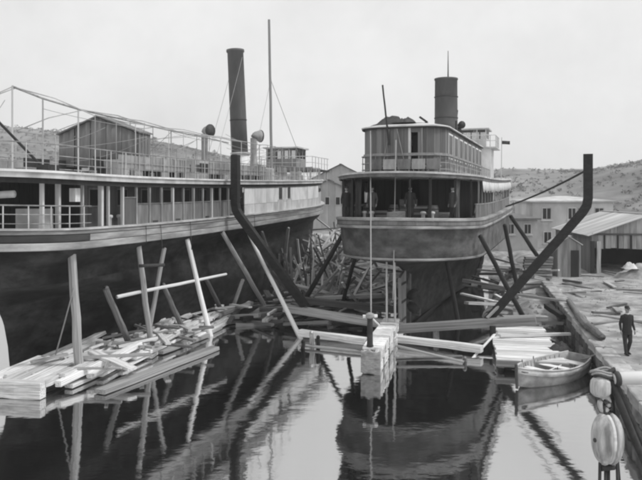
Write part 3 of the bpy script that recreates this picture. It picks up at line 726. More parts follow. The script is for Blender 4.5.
# main deck: dark inner house, stanchions, gathered canvas curtains
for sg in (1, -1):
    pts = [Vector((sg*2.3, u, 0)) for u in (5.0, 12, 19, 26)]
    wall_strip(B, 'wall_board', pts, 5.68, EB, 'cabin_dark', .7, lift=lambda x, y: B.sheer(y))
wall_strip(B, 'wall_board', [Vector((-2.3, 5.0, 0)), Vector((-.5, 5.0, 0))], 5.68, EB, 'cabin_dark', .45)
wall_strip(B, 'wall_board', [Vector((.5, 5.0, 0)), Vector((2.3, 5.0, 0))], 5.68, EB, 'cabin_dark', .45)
for k, (u, v) in enumerate(((.9, 1), (1.2, -1), (2.2, 1), (2.4, -1), (3.7, 1), (3.7, -1), (.35, 1))):
    v *= B.at(u, .15)
    bar('stanchion', (v, u, 5.66), (v, u, EB-.02), .10 if k < 6 else .075, None, 'cabin_dark', B.root, 'b')
for sg in (1, -1):
    for i in range(18):
        u = 5.0+1.5*i; v = sg*(B.at(u)-.12)
        if u > 31: break
        bar('stanchion', (v, u, 5.66+B.sheer(u)), (v, u, EB-.02+B.sheer(u)), .08, None, 'cabin_mid', B.root, 'b')
def curtain(F, p, d, wd, z0, z1, mat, gather=.35, n=18, parent=None, name='curtain'):
    """canvas hung in folds, gathered toward the middle height"""
    p, d = Vector(p), Vector(d).normalized(); nn = Vector((d.y, -d.x, 0)); vs, fs = [], []; m = 8
    ph = rnd.uniform(0, 6)
    for j in range(m+1):
        t = j/m; z = lerp(z1, z0, t); g = 1-gather*math.sin(math.pi*min(1, t*1.05))**1.5
        for i in range(n+1):
            s = i/n-.5; f = .05*math.sin(i*1.9+ph+t*.8)+.03*math.sin(i*.7+t*3+ph)
            q = p+d*(s*wd*g)+nn*f; vs.append((q.x, q.y, z+.03*math.sin(i*.8+ph)*t))
    for j in range(m):
        for i in range(n): fs.append((j*(n+1)+i, j*(n+1)+i+1, (j+1)*(n+1)+i+1, (j+1)*(n+1)+i))
    o = F.part(name, mesh('curtain', vs, fs, True), mat, parent)
    sm = o.modifiers.new('thick', 'SOLIDIFY'); sm.thickness = .012
    return o
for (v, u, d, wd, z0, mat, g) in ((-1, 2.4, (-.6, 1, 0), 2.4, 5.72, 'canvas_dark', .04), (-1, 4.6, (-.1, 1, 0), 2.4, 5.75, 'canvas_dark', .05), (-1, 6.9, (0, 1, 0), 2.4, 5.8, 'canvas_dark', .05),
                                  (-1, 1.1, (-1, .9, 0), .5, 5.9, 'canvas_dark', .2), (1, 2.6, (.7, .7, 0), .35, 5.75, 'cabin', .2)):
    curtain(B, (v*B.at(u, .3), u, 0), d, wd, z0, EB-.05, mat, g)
# gear stowed on the stern deck
for (v, u, w_, h_, mt) in ((-1.0, 2.6, .8, .55, 'old_timber'), (.9, 2.9, .9, .8, 'old_timber'), (2.0, 3.6, .6, .45, 'timber'), (-2.2, 3.4, .7, .9, 'old_timber'), (.1, 4.0, .8, 1.1, 'old_timber')):
    cr_ = box('crate', v-w_/2, v+w_/2, u-.3, u+.3, 5.68, 5.68+h_, mt, B.root)
    for q in (.12, .5, .88): box('slat', v-w_/2, v+w_/2, u-.33, u-.302, 5.68+h_*q-.05, 5.68+h_*q+.05, 'timber', cr_)
for v, u in ((1.7, 2.2), (-1.6, 2.3), (-.5, 3.2)):
    b_ = B.part('barrel', lathe([(.22, 0), (.27, .2), (.29, .42), (.27, .64), (.22, .84), (.2, .82)], 16), 'old_timber'); b_.location = (v, u, 5.67)
    for z in (.2, .62): h_ = B.part('hoop', lathe([(.275, z), (.285, z+.01), (.285, z+.05), (.275, z+.06)], 16), 'iron', b_); h_.location = b_.location; h_.matrix_parent_inverse = Matrix.Identity(4); h_.location = (0, 0, 0)
# stern rail, bitts, coiled hawser
for v, u in ((-1.5, 1.3), (1.4, 1.2), (-1.1, 1.2), (1.8, 1.35)):
    b_ = B.part('mooring_bitt', lathe([(.11, 0), (.09, .1), (.09, .42), (.14, .46), (.14, .54), (.06, .57)], 12), 'offwhite'); b_.location = (v, u, 5.66)
co = [Vector((.1+(.42-.02*(i % 7))*math.cos(i*.45), 1.2+(.42-.02*(i % 7))*math.sin(i*.45), 5.72+.0055*i)) for i in range(90)]
B.part('coiled_hawser', tube(co, .045, 6), 'rope')
# starboard and port side: weather boards below, white canvas awnings above
for sg in (1, -1):
    for i in range(16):
        u = 4.2+1.5*i; ub = u+1.44; va, vb = sg*(B.at(u)-.10), sg*(B.at(ub)-.10); z = 5.66+B.sheer(u)
        p = bar('bulwark_panel', (va, u, z+.44), (vb, ub, z+.44+B.sheer(ub)-B.sheer(u)), .04, .82, 'cabin', B.root, 'b')
        bar('capping', (va, u, z+.87), (vb, ub, z+.87+B.sheer(ub)-B.sheer(u)), .10, .05, 'cabin_mid', p, 'b')
    for i in range(9):
        u = 5.4+3.0*i; ub = u+2.96; vs, fs = [], []; n = 12
        for k in range(n+1):
            uu = lerp(u, ub, k/n); v = sg*(B.at(uu)+.02); zt = EB-.02+B.sheer(uu); drop = .62+.05*math.sin(k*1.1+i)+.04*math.sin(k*2.7)
            for t in (0, .5, 1): vs.append((v+sg*(.03*math.sin(k*1.8)*t+.05*t), uu, zt-drop*t))
        for k in range(n):
            for t in range(2): fs.append((k*3+t, k*3+t+1, (k+1)*3+t+1, (k+1)*3+t))
        o = B.part('side_awning', mesh('awning', vs, fs, True), 'canvas'); sm = o.modifiers.new('thick', 'SOLIDIFY'); sm.thickness = .012
# boxes and sacks of gear on the side deck
for i in range(10):
    u = 8+1.9*i; bar('gear_bundle', (B.at(u)-.55, u, 5.85+B.sheer(u)), (B.at(u)-.5, u+rnd.uniform(.5, .9), 5.85+B.sheer(u)+rnd.uniform(0, .5)), .34, .34, 'timber' if i % 2 else 'offwhite', B.root, 't')
# ---- upper saloon
S0, S1, SH, SW = 2.6, 19.4, 2.12, 2.42         # aft end, fore end, half width, height
sz = EB+.15; rcx = 1.25
def saloon_line(off=0.0, n=5):
    h = SH+off; pts = [Vector((-h, S1, 0)), Vector((-h, S0+rcx-off, 0))]
    for i in range(1, n+1):
        a = math.pi/2*i/n; pts.append(Vector((-h+rcx*(1-math.cos(a)), S0+rcx-off-rcx*math.sin(a), 0)))
    for i in range(n+1):
        a = math.pi/2*(1-i/n); pts.append(Vector((h-rcx*(1-math.cos(a)), S0+rcx-off-rcx*math.sin(a), 0)))
    pts.append(Vector((h, S1, 0)))
    return pts
# aft face: boards with a door opening between v=.45 and 1.1
zt = sz+SW
rc = [p for p in saloon_line() if p.y < S0+rcx+.01]
left_corner = rc[:6]; right_corner = rc[6:]
wall_strip(B, 'wall_board', left_corner, sz, zt, 'cabin', .3)
wall_strip(B, 'wall_board', right_corner, sz, zt, 'cabin', .3)
wall_strip(B, 'wall_board', [left_corner[-1], Vector((.42, S0, 0))], sz, zt, 'cabin', .24)
wall_strip(B, 'wall_board', [Vector((1.12, S0, 0)), right_corner[0]], sz, zt, 'cabin', .24)
df = B.part('door', boxm(.50, 1.04, S0+.5, S0+.55, sz, zt-.35), 'cabin_dark')
B.part('door_post', boxm(.40, .52, S0-.04, S0+.12, sz, zt), 'offwhite', df); B.part('door_post', boxm(1.04, 1.12, S0-.04, S0+.12, sz, zt), 'cabin_mid', df)
B.part('door_head', boxm(.52, 1.04, S0-.03, S0+.1, zt-.28, zt), 'cabin', df); B.part('door_jamb', boxm(.41, .43, S0+.1, S0+.55, sz, zt), 'cabin_dark', df); B.part('door_jamb', boxm(1.1, 1.12, S0+.1, S0+.55, sz, zt), 'cabin_dark', df)
# horizontal belts round the stern face and two diagonal laths
B.part('belt_rail', sweep([p+Vector((0, 0, sz)) for p in saloon_line(.03)], [(0, 1.02), (.05, 1.02), (.05, 1.12), (0, 1.12)]), 'cabin_mid')
B.part('skirting', sweep([p+Vector((0, 0, sz)) for p in saloon_line(.03)], [(0, .0), (.05, .0), (.05, .2), (0, .2)]), 'cabin_mid')
# side walls with tall windows
for sg in (1, -1):
    h = sg*SH; u = S0+rcx
    nb = 8; L = (S1-S0-rcx)/nb
    for i in range(nb):
        a = u+i*L; w0, w1 = a+.30, a+1.72
        X = lambda y0, y1, z0, z1, nm, mt, par=None, d=.03, o=0: box(nm, h-d+sg*o, h+d+sg*o, y0, y1, z0, z1, mt, par or B.root)
        X(a+.006, w0, sz, zt, 'wall_panel', 'cabin'); X(w1, a+L-.006, sz, zt, 'wall_panel', 'cabin')
        X(w0, w1, sz, sz+.86, 'wall_panel', 'cabin'); X(w0, w1, zt-.22, zt, 'wall_panel', 'cabin')
        wn = X(w0+.09, w1-.09, sz+.95, zt-.31, 'window', 'pane', None, .012, .012)
        X(w0, w0+.09, sz+.86, zt-.22, 'frame', 'white', wn, .036); X(w1-.09, w1, sz+.86, zt-.22, 'frame', 'white', wn, .036)
        X(w0+.09, w1-.09, zt-.31, zt-.22, 'frame', 'white', wn, .036); X(w0+.09, w1-.09, sz+.86, sz+.95, 'frame', 'white', wn, .036)
        X((w0+w1)/2-.025, (w0+w1)/2+.025, sz+.95, zt-.31, 'glazing_bar', 'offwhite', wn, .012)
        X(w0+.1, w1-.1, sz+.25, sz+.72, 'inset_panel', 'cabin_mid', None, .012, .035)
wall_strip(B, 'wall_board', [Vector((SH, S1, 0)), Vector((-SH, S1, 0))], sz, zt, 'cabin', .5)
# crowned roof with an eave
def roof():
    rows = []
    for (off, dz, f) in ((.16, 0, 0), (.16, .06, 0), (-.05, .12, 0)): rows.append([(p.x, p.y, zt+dz) for p in saloon_line(off)])
    vs, fs = [], []; n = len(rows[0])
    for k, sc in enumerate((.75, .5, .25, .02)):
        rows.append([(p.x*sc, lerp((S0+S1)/2, p.y, .5+.5*sc if True else 1) if p.y < 6 else p.y, zt+.12+.36*(1-sc**2)) for p in saloon_line(-.05)])
    for r in rows: vs += r
    for j in range(len(rows)-1):
        for i in range(n-1): fs.append((j*n+i, j*n+i+1, (j+1)*n+i+1, (j+1)*n+i))
        fs.append((j*n+n-1, j*n, (j+1)*n, (j+1)*n+n-1))
    fs.append(tuple(reversed(range(n))))
    return B.part('saloon_roof', mesh('roof', vs, fs, True), 'roof_canvas')
rf = roof()
B.part('eave_moulding', sweep([p+Vector((0, 0, zt-.07)) for p in saloon_line(.08)], [(0, 0), (.07, 0), (.07, .065), (0, .065)]), 'cabin_dark', rf)
# heap of tarpaulin on the roof, leaning pole
def heap(seed, sx, sy, sz_, n=14):
    r = random.Random(seed); vs, fs = [], []
    for j in range(n+1):
        for i in range(n+1):
            x, y = i/n*2-1, j/n*2-1; d = max(abs(x), abs(y)); e = max(0, 1-(x*x+y*y)**.8)
            h = e**.6*(.65+.5*noise.noise(Vector((x*2.3+seed, y*2.3, 0)))+.25*noise.noise(Vector((x*6+seed, y*6, 2))))
            vs.append((x*sx, y*sy, max(0, h)*sz_))
    fs = [(j*(n+1)+i, j*(n+1)+i+1, (j+1)*(n+1)+i+1, (j+1)*(n+1)+i) for j in range(n) for i in range(n)]
    return mesh('heap', vs, fs, True)
hp = B.part('tarpaulin_heap', heap(3, 1.15, .9, .62), 'canvas_dark'); hp.location = (-.85, 3.9, zt+.16); hp.rotation_euler = (0, R(-6), .3)
hp = B.part('tarpaulin_heap', heap(8, .6, .5, .35), 'canvas_dark'); hp.location = (.0, 3.6, zt+.28)
bar('staff', (-.55, 2.45, zt-.9), (-.85, 2.35, zt+2.1), .10, None, 'tarred', B.root, 'p')
bar('lath', (-.95, 2.5, sz+.1), (-.55, 2.5, zt-.1), .06, .03, 'cabin_mid', B.root, 'b'); bar('lath', (.35, 2.48, sz+.1), (-.15, 2.48, zt-.1), .06, .03, 'cabin_mid', B.root, 'b')
# promenade rail round the saloon
pr = []
for p in saloon_line(.14): pr.append(Vector((p.x, p.y, EB+.145)))
pr[0].y = pr[-1].y = 24
pr = [pr[0]]+[Vector((pr[0].x, 24-2.0*i, EB+.145)) for i in range(1, 10)]+pr[1:-1]+[Vector((pr[-1].x, 4+2.0*i, EB+.145)) for i in range(0, 10)]+[pr[-1]]
rails(B, pr, (.32, .64, 1.0), 1.0, 1.1, 'cabin_mid', 'cabin_mid', .02)
# low slatted benches against the stern rail
for i in range(5):
    v = -1.5+.72*i
    bn = box('bench', v, v+.66, S0-.42, S0-.08, sz+.42, sz+.47, 'cabin_mid', B.root); box('backrest', v, v+.66, S0-.47, S0-.43, sz+.30, sz+.80, 'cabin_mid' if i % 2 else 'cabin', bn)
    for q in (.05, .56): box('leg', v+q, v+q+.05, S0-.42, S0-.1, sz, sz+.42, 'cabin', bn)
# funnel
fu = 15.0; fz = zt+.2
f_ = B.part('funnel', lathe([(.78, -.2), (.76, 1.2), (.74, 4.05), (.78, 4.07), (.78, 4.17), (.70, 4.18), (.66, 4.18), (.66, 3.2), (.05, 3.2)], 30), 'funnel'); f_.location = (.3, fu, fz)
for z in (1.5, 2.9): q = B.part('funnel_band', lathe([(.74, z), (.79, z+.01), (.79, z+.06), (.74, z+.07)], 30), 'iron', f_); q.location = f_.location
q = B.part('steam_pipe', tube([Vector((.3, fu+.85, fz)), Vector((.3, fu+.85, fz+4.2)), Vector((.3, fu+.86, fz+6.2))], [.06, .05, .02], 8), 'iron', f_)
cowl(B, 1.1, fu+.6, fz-.1, 1.0, .13, 'iron', (.6, -.8, 0)); 
for (v, u, z, d, ln) in ((-.85, fu-1.0, 1.25, (-.75, .1, .55), .55), (-.8, fu-1.0, 1.1, (-1, 0, .05), .8), (1.0, fu-.4, .62, (1, .1, -.05), 1.1), (.95, fu, 1.3, (.1, 0, 1), .75)):
    p = Vector((v, u, fz+z)); bar('funnel_bracket', p-Vector(d).normalized()*.1, p+Vector(d).normalized()*ln, .13, .13, 'iron', B.root, 't')
for (v, u) in ((-.85, fu-1.0), (1.0, fu-.3)): bar('vent_pipe', (v, u, fz-.2), (v, u, fz+1.3), .14, None, 'iron', B.root, 'r')
# wheelhouse forward on a white pedestal
wz = EB+.15+B.sheer(27)
ped = B.part('bridge_house', boxm(-.7, 2.1, 26.6, 29.2, wz, wz+2.5), 'white')
for k in range(2): B.part('door', boxm(2.1, 2.13, 26.9+k*1.1, 27.6+k*1.1, wz+.1, wz+1.95), 'offwhite', ped)
B.part('bridge_deck', boxm(-2.6, 2.6, 26.0, 29.8, wz+2.5, wz+2.6), 'offwhite', ped)
wheelhouse(B, -.5, 1.75, 26.6, 28.8, wz+2.6, wz+3.3, wz+4.05, 3, 3, 'white')
rails(B, [Vector((-2.5, 29.6, wz+2.6)), Vector((-2.5, 26.1, wz+2.6)), Vector((2.5, 26.1, wz+2.6)), Vector((2.5, 29.6, wz+2.6))], (.5, .95), .95, .9, 'offwhite', 'offwhite', .022)
fs_ = bar('flagstaff', (2.9, 27.0, wz), (2.95, 26.9, wz+3.4), .06, None, 'offwhite', B.root, 'p')
vs = []; n = 8
for i in range(n+1):
    for z in (0, .28): vs.append((2.97+.62*i/n, 26.9+.05*math.sin(i*1.2), wz+2.85+z-.05*(i/n)))
fl = B.part('flag', mesh('flag', vs, [(2*i, 2*i+2, 2*i+3, 2*i+1) for i in range(n)], True), 'iron', fs_)
fl.modifiers.new('thick', 'SOLIDIFY').thickness = .01
# inner bulkhead that closes the stern lobby of the right ferry
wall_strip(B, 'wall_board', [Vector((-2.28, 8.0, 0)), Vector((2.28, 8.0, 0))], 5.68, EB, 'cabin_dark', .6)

# ================================================================== cradle, shores and loose timber
def bent(pts, wd, dp, d):
    """square timber bent in an upright plane; d = horizontal direction of its depth"""
    d = Vector(d).normalized(); vs, fs = [], []; m = len(pts); P = [Vector(p) for p in pts]
    for i in range(m):
        t0 = (P[i]-P[max(i-1, 0)]); t1 = (P[min(i+1, m-1)]-P[i])
        t0 = t0.normalized() if t0.length else t1.normalized(); t1 = t1.normalized() if t1.length else t0
        t = (t0+t1).normalized(); nn = t.cross(d).normalized(); k = 1/max(.5, t.dot(t1))
        for a, b in ((-1, -1), (1, -1), (1, 1), (-1, 1)): vs.append(P[i]+nn*(a*wd/2*k)+d*(b*dp/2))
    for i in range(m-1):
        for q in range(4): fs.append((i*4+q, i*4+(q+1) % 4, (i+1)*4+(q+1) % 4, (i+1)*4+q))
    fs += [(3, 2, 1, 0), tuple(range(4*m-4, 4*m))]
    return mesh('bent', vs, fs)
fwd = Vector((math.sin(RS_T), math.cos(RS_T), 0))
cr = thing('slip_cradle', (3.2, 33.0, 0), 0, 'dark cradle straddling the right ferry, two tall bent arms joined by a low beam', 'cradle')
C0 = Vector((3.2, 33.0, 0))
def cpart(name, me, mat, par=None): 
    me.transform(Matrix.Translation(-C0)); return obj(name, me, mat, par or cr)
def cbar(name, a, b, w, h, mat, kind='t', par=None): return bar(name, Vector(a)-C0, Vector(b)-C0, w, h, mat, par or cr, kind)
rb, rbd, rt = W(487, 321, 32.6), W(588, 206, 31.2), W(588, 154, 31.2)
lb_, lbd, lt = W(305, 306, 36.3), W(235.5, 210, 37.0), W(235.5, 155, 37.0)
def armpts(a, b, c):
    q = b+(a-b).normalized()*.35; e = b+(c-b).normalized()*.35
    return [a, q, q.lerp(e, .5).lerp(b, .5), e, c]
for nm, p3 in (('arm', (rb, rbd, rt)), ('arm', (lb_, lbd, lt))):
    am = cpart(nm, bent(armpts(*p3), .40, .38, fwd), 'tarred')
# cradle cross beams, two lengths meeting under the stern
cbar('cross_beam', W(285, 308, 36.8), W(402, 327, 33.9), .42, .40, 'timber'); cbar('cross_beam', W(398, 329, 33.6), W(536, 320, 31.6), .42, .42, 'timber')
cbar('cross_beam', W(300, 300, 39), W(420, 312, 36.5), .34, .36, 'old_timber')
for (a, b) in ((W(330, 318, 36), W(330, 335, 36)), (W(390, 328, 33.9), W(390, 350, 33.9)), (W(436, 328, 33.1), W(437, 352, 33.1)), (W(493, 326, 32), W(493, 356, 32))):
    cbar('pile', (b.x, b.y, -1.2), (a.x, a.y, a.z), .34, .34, 'tarred' if a.x > 7 else 'timber', 'p')
cbar('brace', W(300, 300, 36.6), W(272, 272, 37.4), .22, .22, 'old_timber')
cbar('brace', W(497, 332, 32.2), W(470, 361, 29.4), .13, .13, 'pale_timber', 'p')
cbar('brace', W(487, 318, 32.2), W(560, 244, 33.0), .16, .16, 'timber', 'p')

def prop(a, b, r, mat, label, group, kind='p', name='shore_pole'):
    return tag(bar(name, a, b, r, None, mat, None, kind), label, 'pole', group)
SG = 'shore poles propping the left ferry'; SH2 = 'shore poles propping the right ferry'
G0 = lambda px, py: G(px, py, .05)
prop(G(80, 386, -.3), W(71.5, 248, 25.1), .36, 'timber', 'thick pale upright shore pole nearest the camera, standing in the water', SG)
prop(G(152, 356, -.2), W(139, 246, 29.3), .28, 'timber', 'shore pole crossed by a thinner one, its top tied with dark rope', SG)
prop(G(146, 348, -.2), W(164, 248, 31.0), .24, 'timber', 'thinner shore pole leaning right across its neighbour', SG)
prop(G(211, 338, -.1), W(187, 239, 33.4), .27, 'pale_timber', 'pale leaning shore pole between the crossed pair and the bent cradle arm', SG)
prop(G(268, 312, .1), W(222, 232, 36.8), .28, 'timber', 'leaning shore pole just left of the cradle arm foot', SG)
prop(G(304, 346, -.3), W(249, 234, 39.0), .24, 'pale_timber', 'long pale pole slanting down to the boom in front of the cradle arm', SG)
prop(G(130, 346, .2), W(106, 288, 27.8), .30, 'old_timber', 'short dark stump leaning left out of the staging, nearest of three', SG)
prop(G(183, 330, .3), W(163, 284, 32.5), .26, 'old_timber', 'short dark stump leaning left out of the staging, middle of three', SG)
prop(G(222, 312, .3), W(206, 279, 37.0), .26, 'old_timber', 'short dark stump leaning left out of the staging, farthest of three', SG)
prop(G(233, 306, .4), W(243, 280, 38.6), .24, 'pale_timber', 'short pale stump leaning right beside the far end of the staging', SG)
prop(W(117, 297, 28.4), W(226, 274, 36.4), .16, 'pale_timber', 'thin pale pole lashed level across the shore poles', SG)
prop(G(280, 290, .6), W(262, 232, 42.0), .26, 'old_timber', 'dim shore pole under the bow half of the left ferry, nearer one', SG)
prop(G(283, 280, .7), W(288, 228, 47.0), .26, 'timber', 'dim shore pole under the bow of the left ferry, farther one', SG)
prop(G(524, 318, .5), W(480, 236, 34.2), .26, 'tarred', 'dark shore pole leaning under the starboard quarter of the right ferry', SH2)
prop(G(518, 293, .7), W(505, 225, 40.5), .28, 'tarred', 'steep dark shore pole amidships on the right ferry', SH2)
prop(G(552, 278, .9), W(511, 216, 45.5), .30, 'tarred', 'long dark shore pole spreading right from the right ferry, farthest', SH2)
prop(G(458, 322, .2), W(447, 262, 35.6), .26, 'tarred', 'short dark shore pole under the stern of the right ferry beside the rudder', SH2)
prop(G(342, 305, .5), W(355, 258, 36.2), .24, 'tarred', 'short dark shore pole under the port quarter of the right ferry', SH2)
prop(G(303, 304, .5), W(344, 232, 39.0), .30, 'tarred', 'long dark shore pole slanting left from the port side of the right ferry', SH2)
rg = 'ropes on the slip'
tag(obj('lashing', tube([W(139, 266, 29.0), W(150, 265.5, 29.2), W(164, 265, 29.8)], .07, 8), 'rope_dark'), 'dark rope lashing between two crossed shore poles', 'rope', rg)
tag(obj('rope', rope(W(74, 287, 25.0), G(54, 360, .5), .03, .05), 'rope'), 'thin rope from the thick near shore pole down to the staging', 'rope', rg)
tag(obj('hawser', rope(W(506, 206.5, 44.0), rt+Vector((-.1, 0, -.75)), .05, .12), 'rope_dark'), 'dark hawser running up from the right ferry to the right cradle arm', 'rope', rg)
tag(obj('rope', rope(W(371, 319, 27.6), W(370.5, 131, 34.6), .03, .0), 'rope'), 'pale upright line from the bollard head to the saloon roof', 'rope', rg)
tag(obj('rope', rope(W(396, 140, 33.9), W(393, 300, 31.2), .028, .0), 'rope'), 'pale upright line hanging past the rudder of the right ferry', 'rope', rg)

# ---- timber crib with a bollard, straight ahead of the right ferry's stern
ca, cb_ = Vector((1.95, 26.9, 0)), Vector((3.45, 33.6, 0)); cd = (cb_-ca).normalized(); cn = Vector((cd.y, -cd.x, 0)); CL = (cb_-ca).length
crib = thing('timber_crib', ca, 0, 'pale stacked timber crib jutting into the water below the right ferry stern', 'crib')
for sgn in (-1, 1):
    for lv in range(2):
        k = 0; s0 = 0.0
        while s0 < CL-.3:
            ln = min(CL-s0, rnd.uniform(1.3, 2.0)); z = .22+.42*lv
            bar('block', cd*s0+cn*sgn*.24+Vector((0, 0, z)), cd*(s0+ln*.72)+cn*sgn*.24+Vector((0, 0, z)), .26, .40, 'pale_timber', crib); s0 += ln
s0 = .02
while s0 < CL-.2:
    wd = rnd.uniform(.28, .5)
    if rnd.random() < .9: bar('top_plank', cd*(s0+wd/2)-cn*.40+Vector((0, 0, .90)), cd*(s0+wd/2)+cn*(.40+rnd.uniform(-.04, .05))+Vector((0, 0, .90)), wd-.03, .1+rnd.uniform(0, .03), 'pale_timber', crib)
    s0 += wd
bar('end_block', -cn*.38+Vector((0, 0, .45))-cd*.02, cn*.38+Vector((0, 0, .45))-cd*.02, .24, .86, 'timber', crib)
for lv in range(3): bar('cross_tie', -cn*.34+cd*(.9+2.2*lv)+Vector((0, 0, .4)), cn*.34+cd*(.9+2.2*lv)+Vector((0, 0, .4)), .25, .3, 'old_timber', crib)
bo = thing('bollard', ca+cd*.55-cn*.12+Vector((0, 0, .95)), 0, 'dark iron bollard with a pale crosshead standing on the timber crib', 'bollard')
p = obj('post', lathe([(.15, 0), (.12, .1), (.11, 1.1), (.15, 1.15)], 14), 'iron', bo)
bar('crosshead', (-.28, 0, 1.2), (.3, .02, 1.22), .12, .11, 'pale_timber', bo); obj('cap', lathe([(.16, 1.14), (.19, 1.18), (.17, 1.3), (.06, 1.36)], 14), 'timber', bo)
bar('strut', (.1, .1, 1.1), (.42, .55, .75), .08, None, 'pale_timber', bo, 'p')
# floating booms and struts
FB = 'floating booms beside the crib'
tag(bar('boom_log', G(300, 333, .32), G(366, 341, .32), .34, .32, 'pale_timber'), 'pale squared boom floating left of the crib', 'boom', FB)
tag(bar('boom_log', G(399, 339, .30), G(482, 349, .30), .36, .3, 'pale_timber'), 'pale squared boom floating right of the crib', 'boom', FB)
tag(bar('boom_log', G(300, 345, .12), G(362, 352, .10), .16, .14, 'timber', None, 'p'), 'thin pole floating in front of the left boom', 'boom', FB)
tag(bar('boom_log', G(397, 346, .45), G(464, 362, .10), .12, .12, 'timber', None, 'p'), 'thin pole slanting into the water right of the crib', 'boom', FB)
tag(bar('boom_log', G(396, 358, .05), G(462, 356, .05), .12, .1, 'old_timber', None, 'p'), 'half sunken pole lying flat right of the crib', 'boom', FB)
tag(bar('mooring_stake', G(465, 366, -.5), G(465, 358, .25), .2, None, 'timber', None, 'p'), 'short stake rising from the water where two thin poles meet', 'stake')
for k, (px, py, h) in enumerate(((303, 349, .5), (312, 345, .75), (318, 346, .6))):
    tag(bar('mooring_stake', G(px, py+4, -.4), G(px, py+4, 0)+Vector((0, 0, h)), .2 if k != 1 else .26, None, 'pale_timber' if k == 1 else 'tarred', None, 'p'),
        ['dark stake at the foot of the long pale pole', 'thick pale stake at the left end of the boom', 'dark stake between the pale stake and the crib'][k], 'stake')

# ---- staging of loose timbers beside the left ferry
def edgeL(Y): return table([(22, -12.4), (24.2, -11.9), (30, -11.0), (37.6, -9.4), (41, -7)], Y)[0]
def edgeR(Y): return table([(22, -9.9), (23.5, -9.4), (25.6, -8.2), (29.5, -6.9), (31.7, -5.9), (39, -4.6), (42, -3.5)], Y)[0]
def zone(p):                              # what a loose timber lies next to
    if p.x > quay_x(p.y)+.5: return 'near the curb logs' if p.y < 36 else 'before the open shed' if p.x > 15.5+.1*(p.y-40) else 'below the small hut'
    if p.x > 8: return 'at the landing stage' if p.y < 40 else 'by the far dark shore pole' if p.y < 48 else 'towards the white house'
    if p.y > 39.5 and p.x > -5: return ('near the left cradle arm' if p.y < 45 else ('below the left bow' if p.x < -1.2 else 'midway towards the gabled shed' if p.x < 1.5 else 'beside the right port quarter')+(', on top' if p.z > 2.0 else ', low down' if p.z < 1.1 else '')) if p.y < 53 else ('far left' if p.x < -1 else 'far middle' if p.x < 1.2 else 'far right')+(', on top' if p.z > 3.4 else ', low down' if p.z < 2.4 else '')
    if p.x > -2.5: return 'behind the left boom'
    lay = ', top layer' if p.z > .45 else ', lowest layer' if p.z < .2 else ''
    mid = (edgeL(p.y)+edgeR(p.y))/2; lay = (' hull side' if p.x < mid-.7 else ' water side' if p.x > mid+.7 else ' midway')+lay
    return stage_zone(p)+lay
def stage_zone(p):
    return 'by the nearest thick pole' if p.y < 27 else 'by the crossed poles' if p.y < 31 else 'past the crossed poles' if p.y < 35 else 'at its far end'
def loose(n, seed, f, label, cat, group, mats, name='loose_timber'):
    r = random.Random(seed)
    for i in range(n):
        a, b, w_, h_ = f(r, i)
        mt = r.choice(mats); L_ = (Vector(b)-Vector(a)).length; mid = (Vector(a)+Vector(b))/2
        tone = {'pale_timber': 'pale', 'timber': 'grey', 'old_timber': 'dark', 'tarred': 'black'}[mt]
        size = 'very short' if L_ < 1.1 else 'short' if L_ < 1.8 else 'mid-length' if L_ < 2.8 else 'long'
        size += ' broad' if w_ > .32 else ' thin' if w_ < .18 else ''
        tag(bar(name, a, b, w_, h_, mt), f'{size} {tone} {label} {zone(mid)}', cat, group)
def stage(r, i):
    Y = r.uniform(23.4, 37.5); t = r.random(); ln = r.uniform(2.6, 6.5); layer = .12 if i < 40 else (.32 if i < 66 else .52)
    t = min(.92, max(.05, t)); X = lerp(edgeL(Y), edgeR(Y), t); a_ = math.atan(.3)+r.gauss(0, .10); Y2 = Y+ln*math.cos(a_); X2 = X+ln*math.sin(a_)
    X2 = min(X2, edgeR(Y2)-.1); w_ = r.uniform(.14, .38)
    return (X, Y, layer+r.uniform(-.03, .05)), (X2, Y2, layer+r.uniform(-.03, .16)), w_, r.uniform(.10, .2)
loose(84, 11, stage, 'staging baulk', 'timber', 'timbers of the staging', ['pale_timber', 'pale_timber', 'pale_timber', 'timber'], 'baulk')
def stage_x(r, i):
    Y = r.uniform(25, 39.5); t = r.uniform(.15, .9); X = lerp(edgeL(Y), edgeR(Y), t); ln = r.uniform(.9, 2.9); a_ = r.uniform(-1.4, 1.4)+1.57*(r.random() < .5); z = r.uniform(.45, .8)
    return (X, Y, z), (X+ln*math.sin(a_), Y+ln*math.cos(a_), z+r.uniform(-.15, .3)), r.uniform(.08, .24), r.uniform(.05, .12)
loose(55, 12, stage_x, 'broken staging plank', 'plank', 'broken planks on the staging', ['pale_timber', 'timber', 'timber', 'old_timber'], 'loose_plank')
rf_ = thing('raft_end', (-10.4, 23.6, 0), -math.atan(.16), 'pale boxed raft end of big baulks at the near left of the staging', 'raft')
for k in range(3): bar('baulk', (-1.5+.02*k, .15, .16+.02), (.85, .15, .18), .40, .34, 'pale_timber', rf_) if k == 0 else bar('baulk', (-1.3+.72*k, .36, .42), (-1.25+.72*k, 4.2+.5*k, .44), .60, .26, 'pale_timber', rf_)
bar('baulk', (-1.5, .1, .46), (.86, .12, .47), .34, .28, 'pale_timber', rf_); bar('baulk', (-1.35, .36, .42), (-1.3, 3.8, .43), .6, .26, 'pale_timber', rf_)
bar('baulk', (.62, .34, .44), (.66, 2.3, .44), .42, .26, 'pale_timber', rf_)
tag(bar('loose_timber', G(58, 384, .35), G(140, 344, .75), .26, .22, 'pale_timber'), 'long pale baulk slanting across the staging beside the thick near pole', 'timber', 'timbers of the staging')
tag(bar('loose_timber', G(92, 352, .8), G(132, 369, .55), .42, .12, 'pale_timber'), 'broad pale plank lying across the slanting baulk', 'plank', 'timbers of the staging')
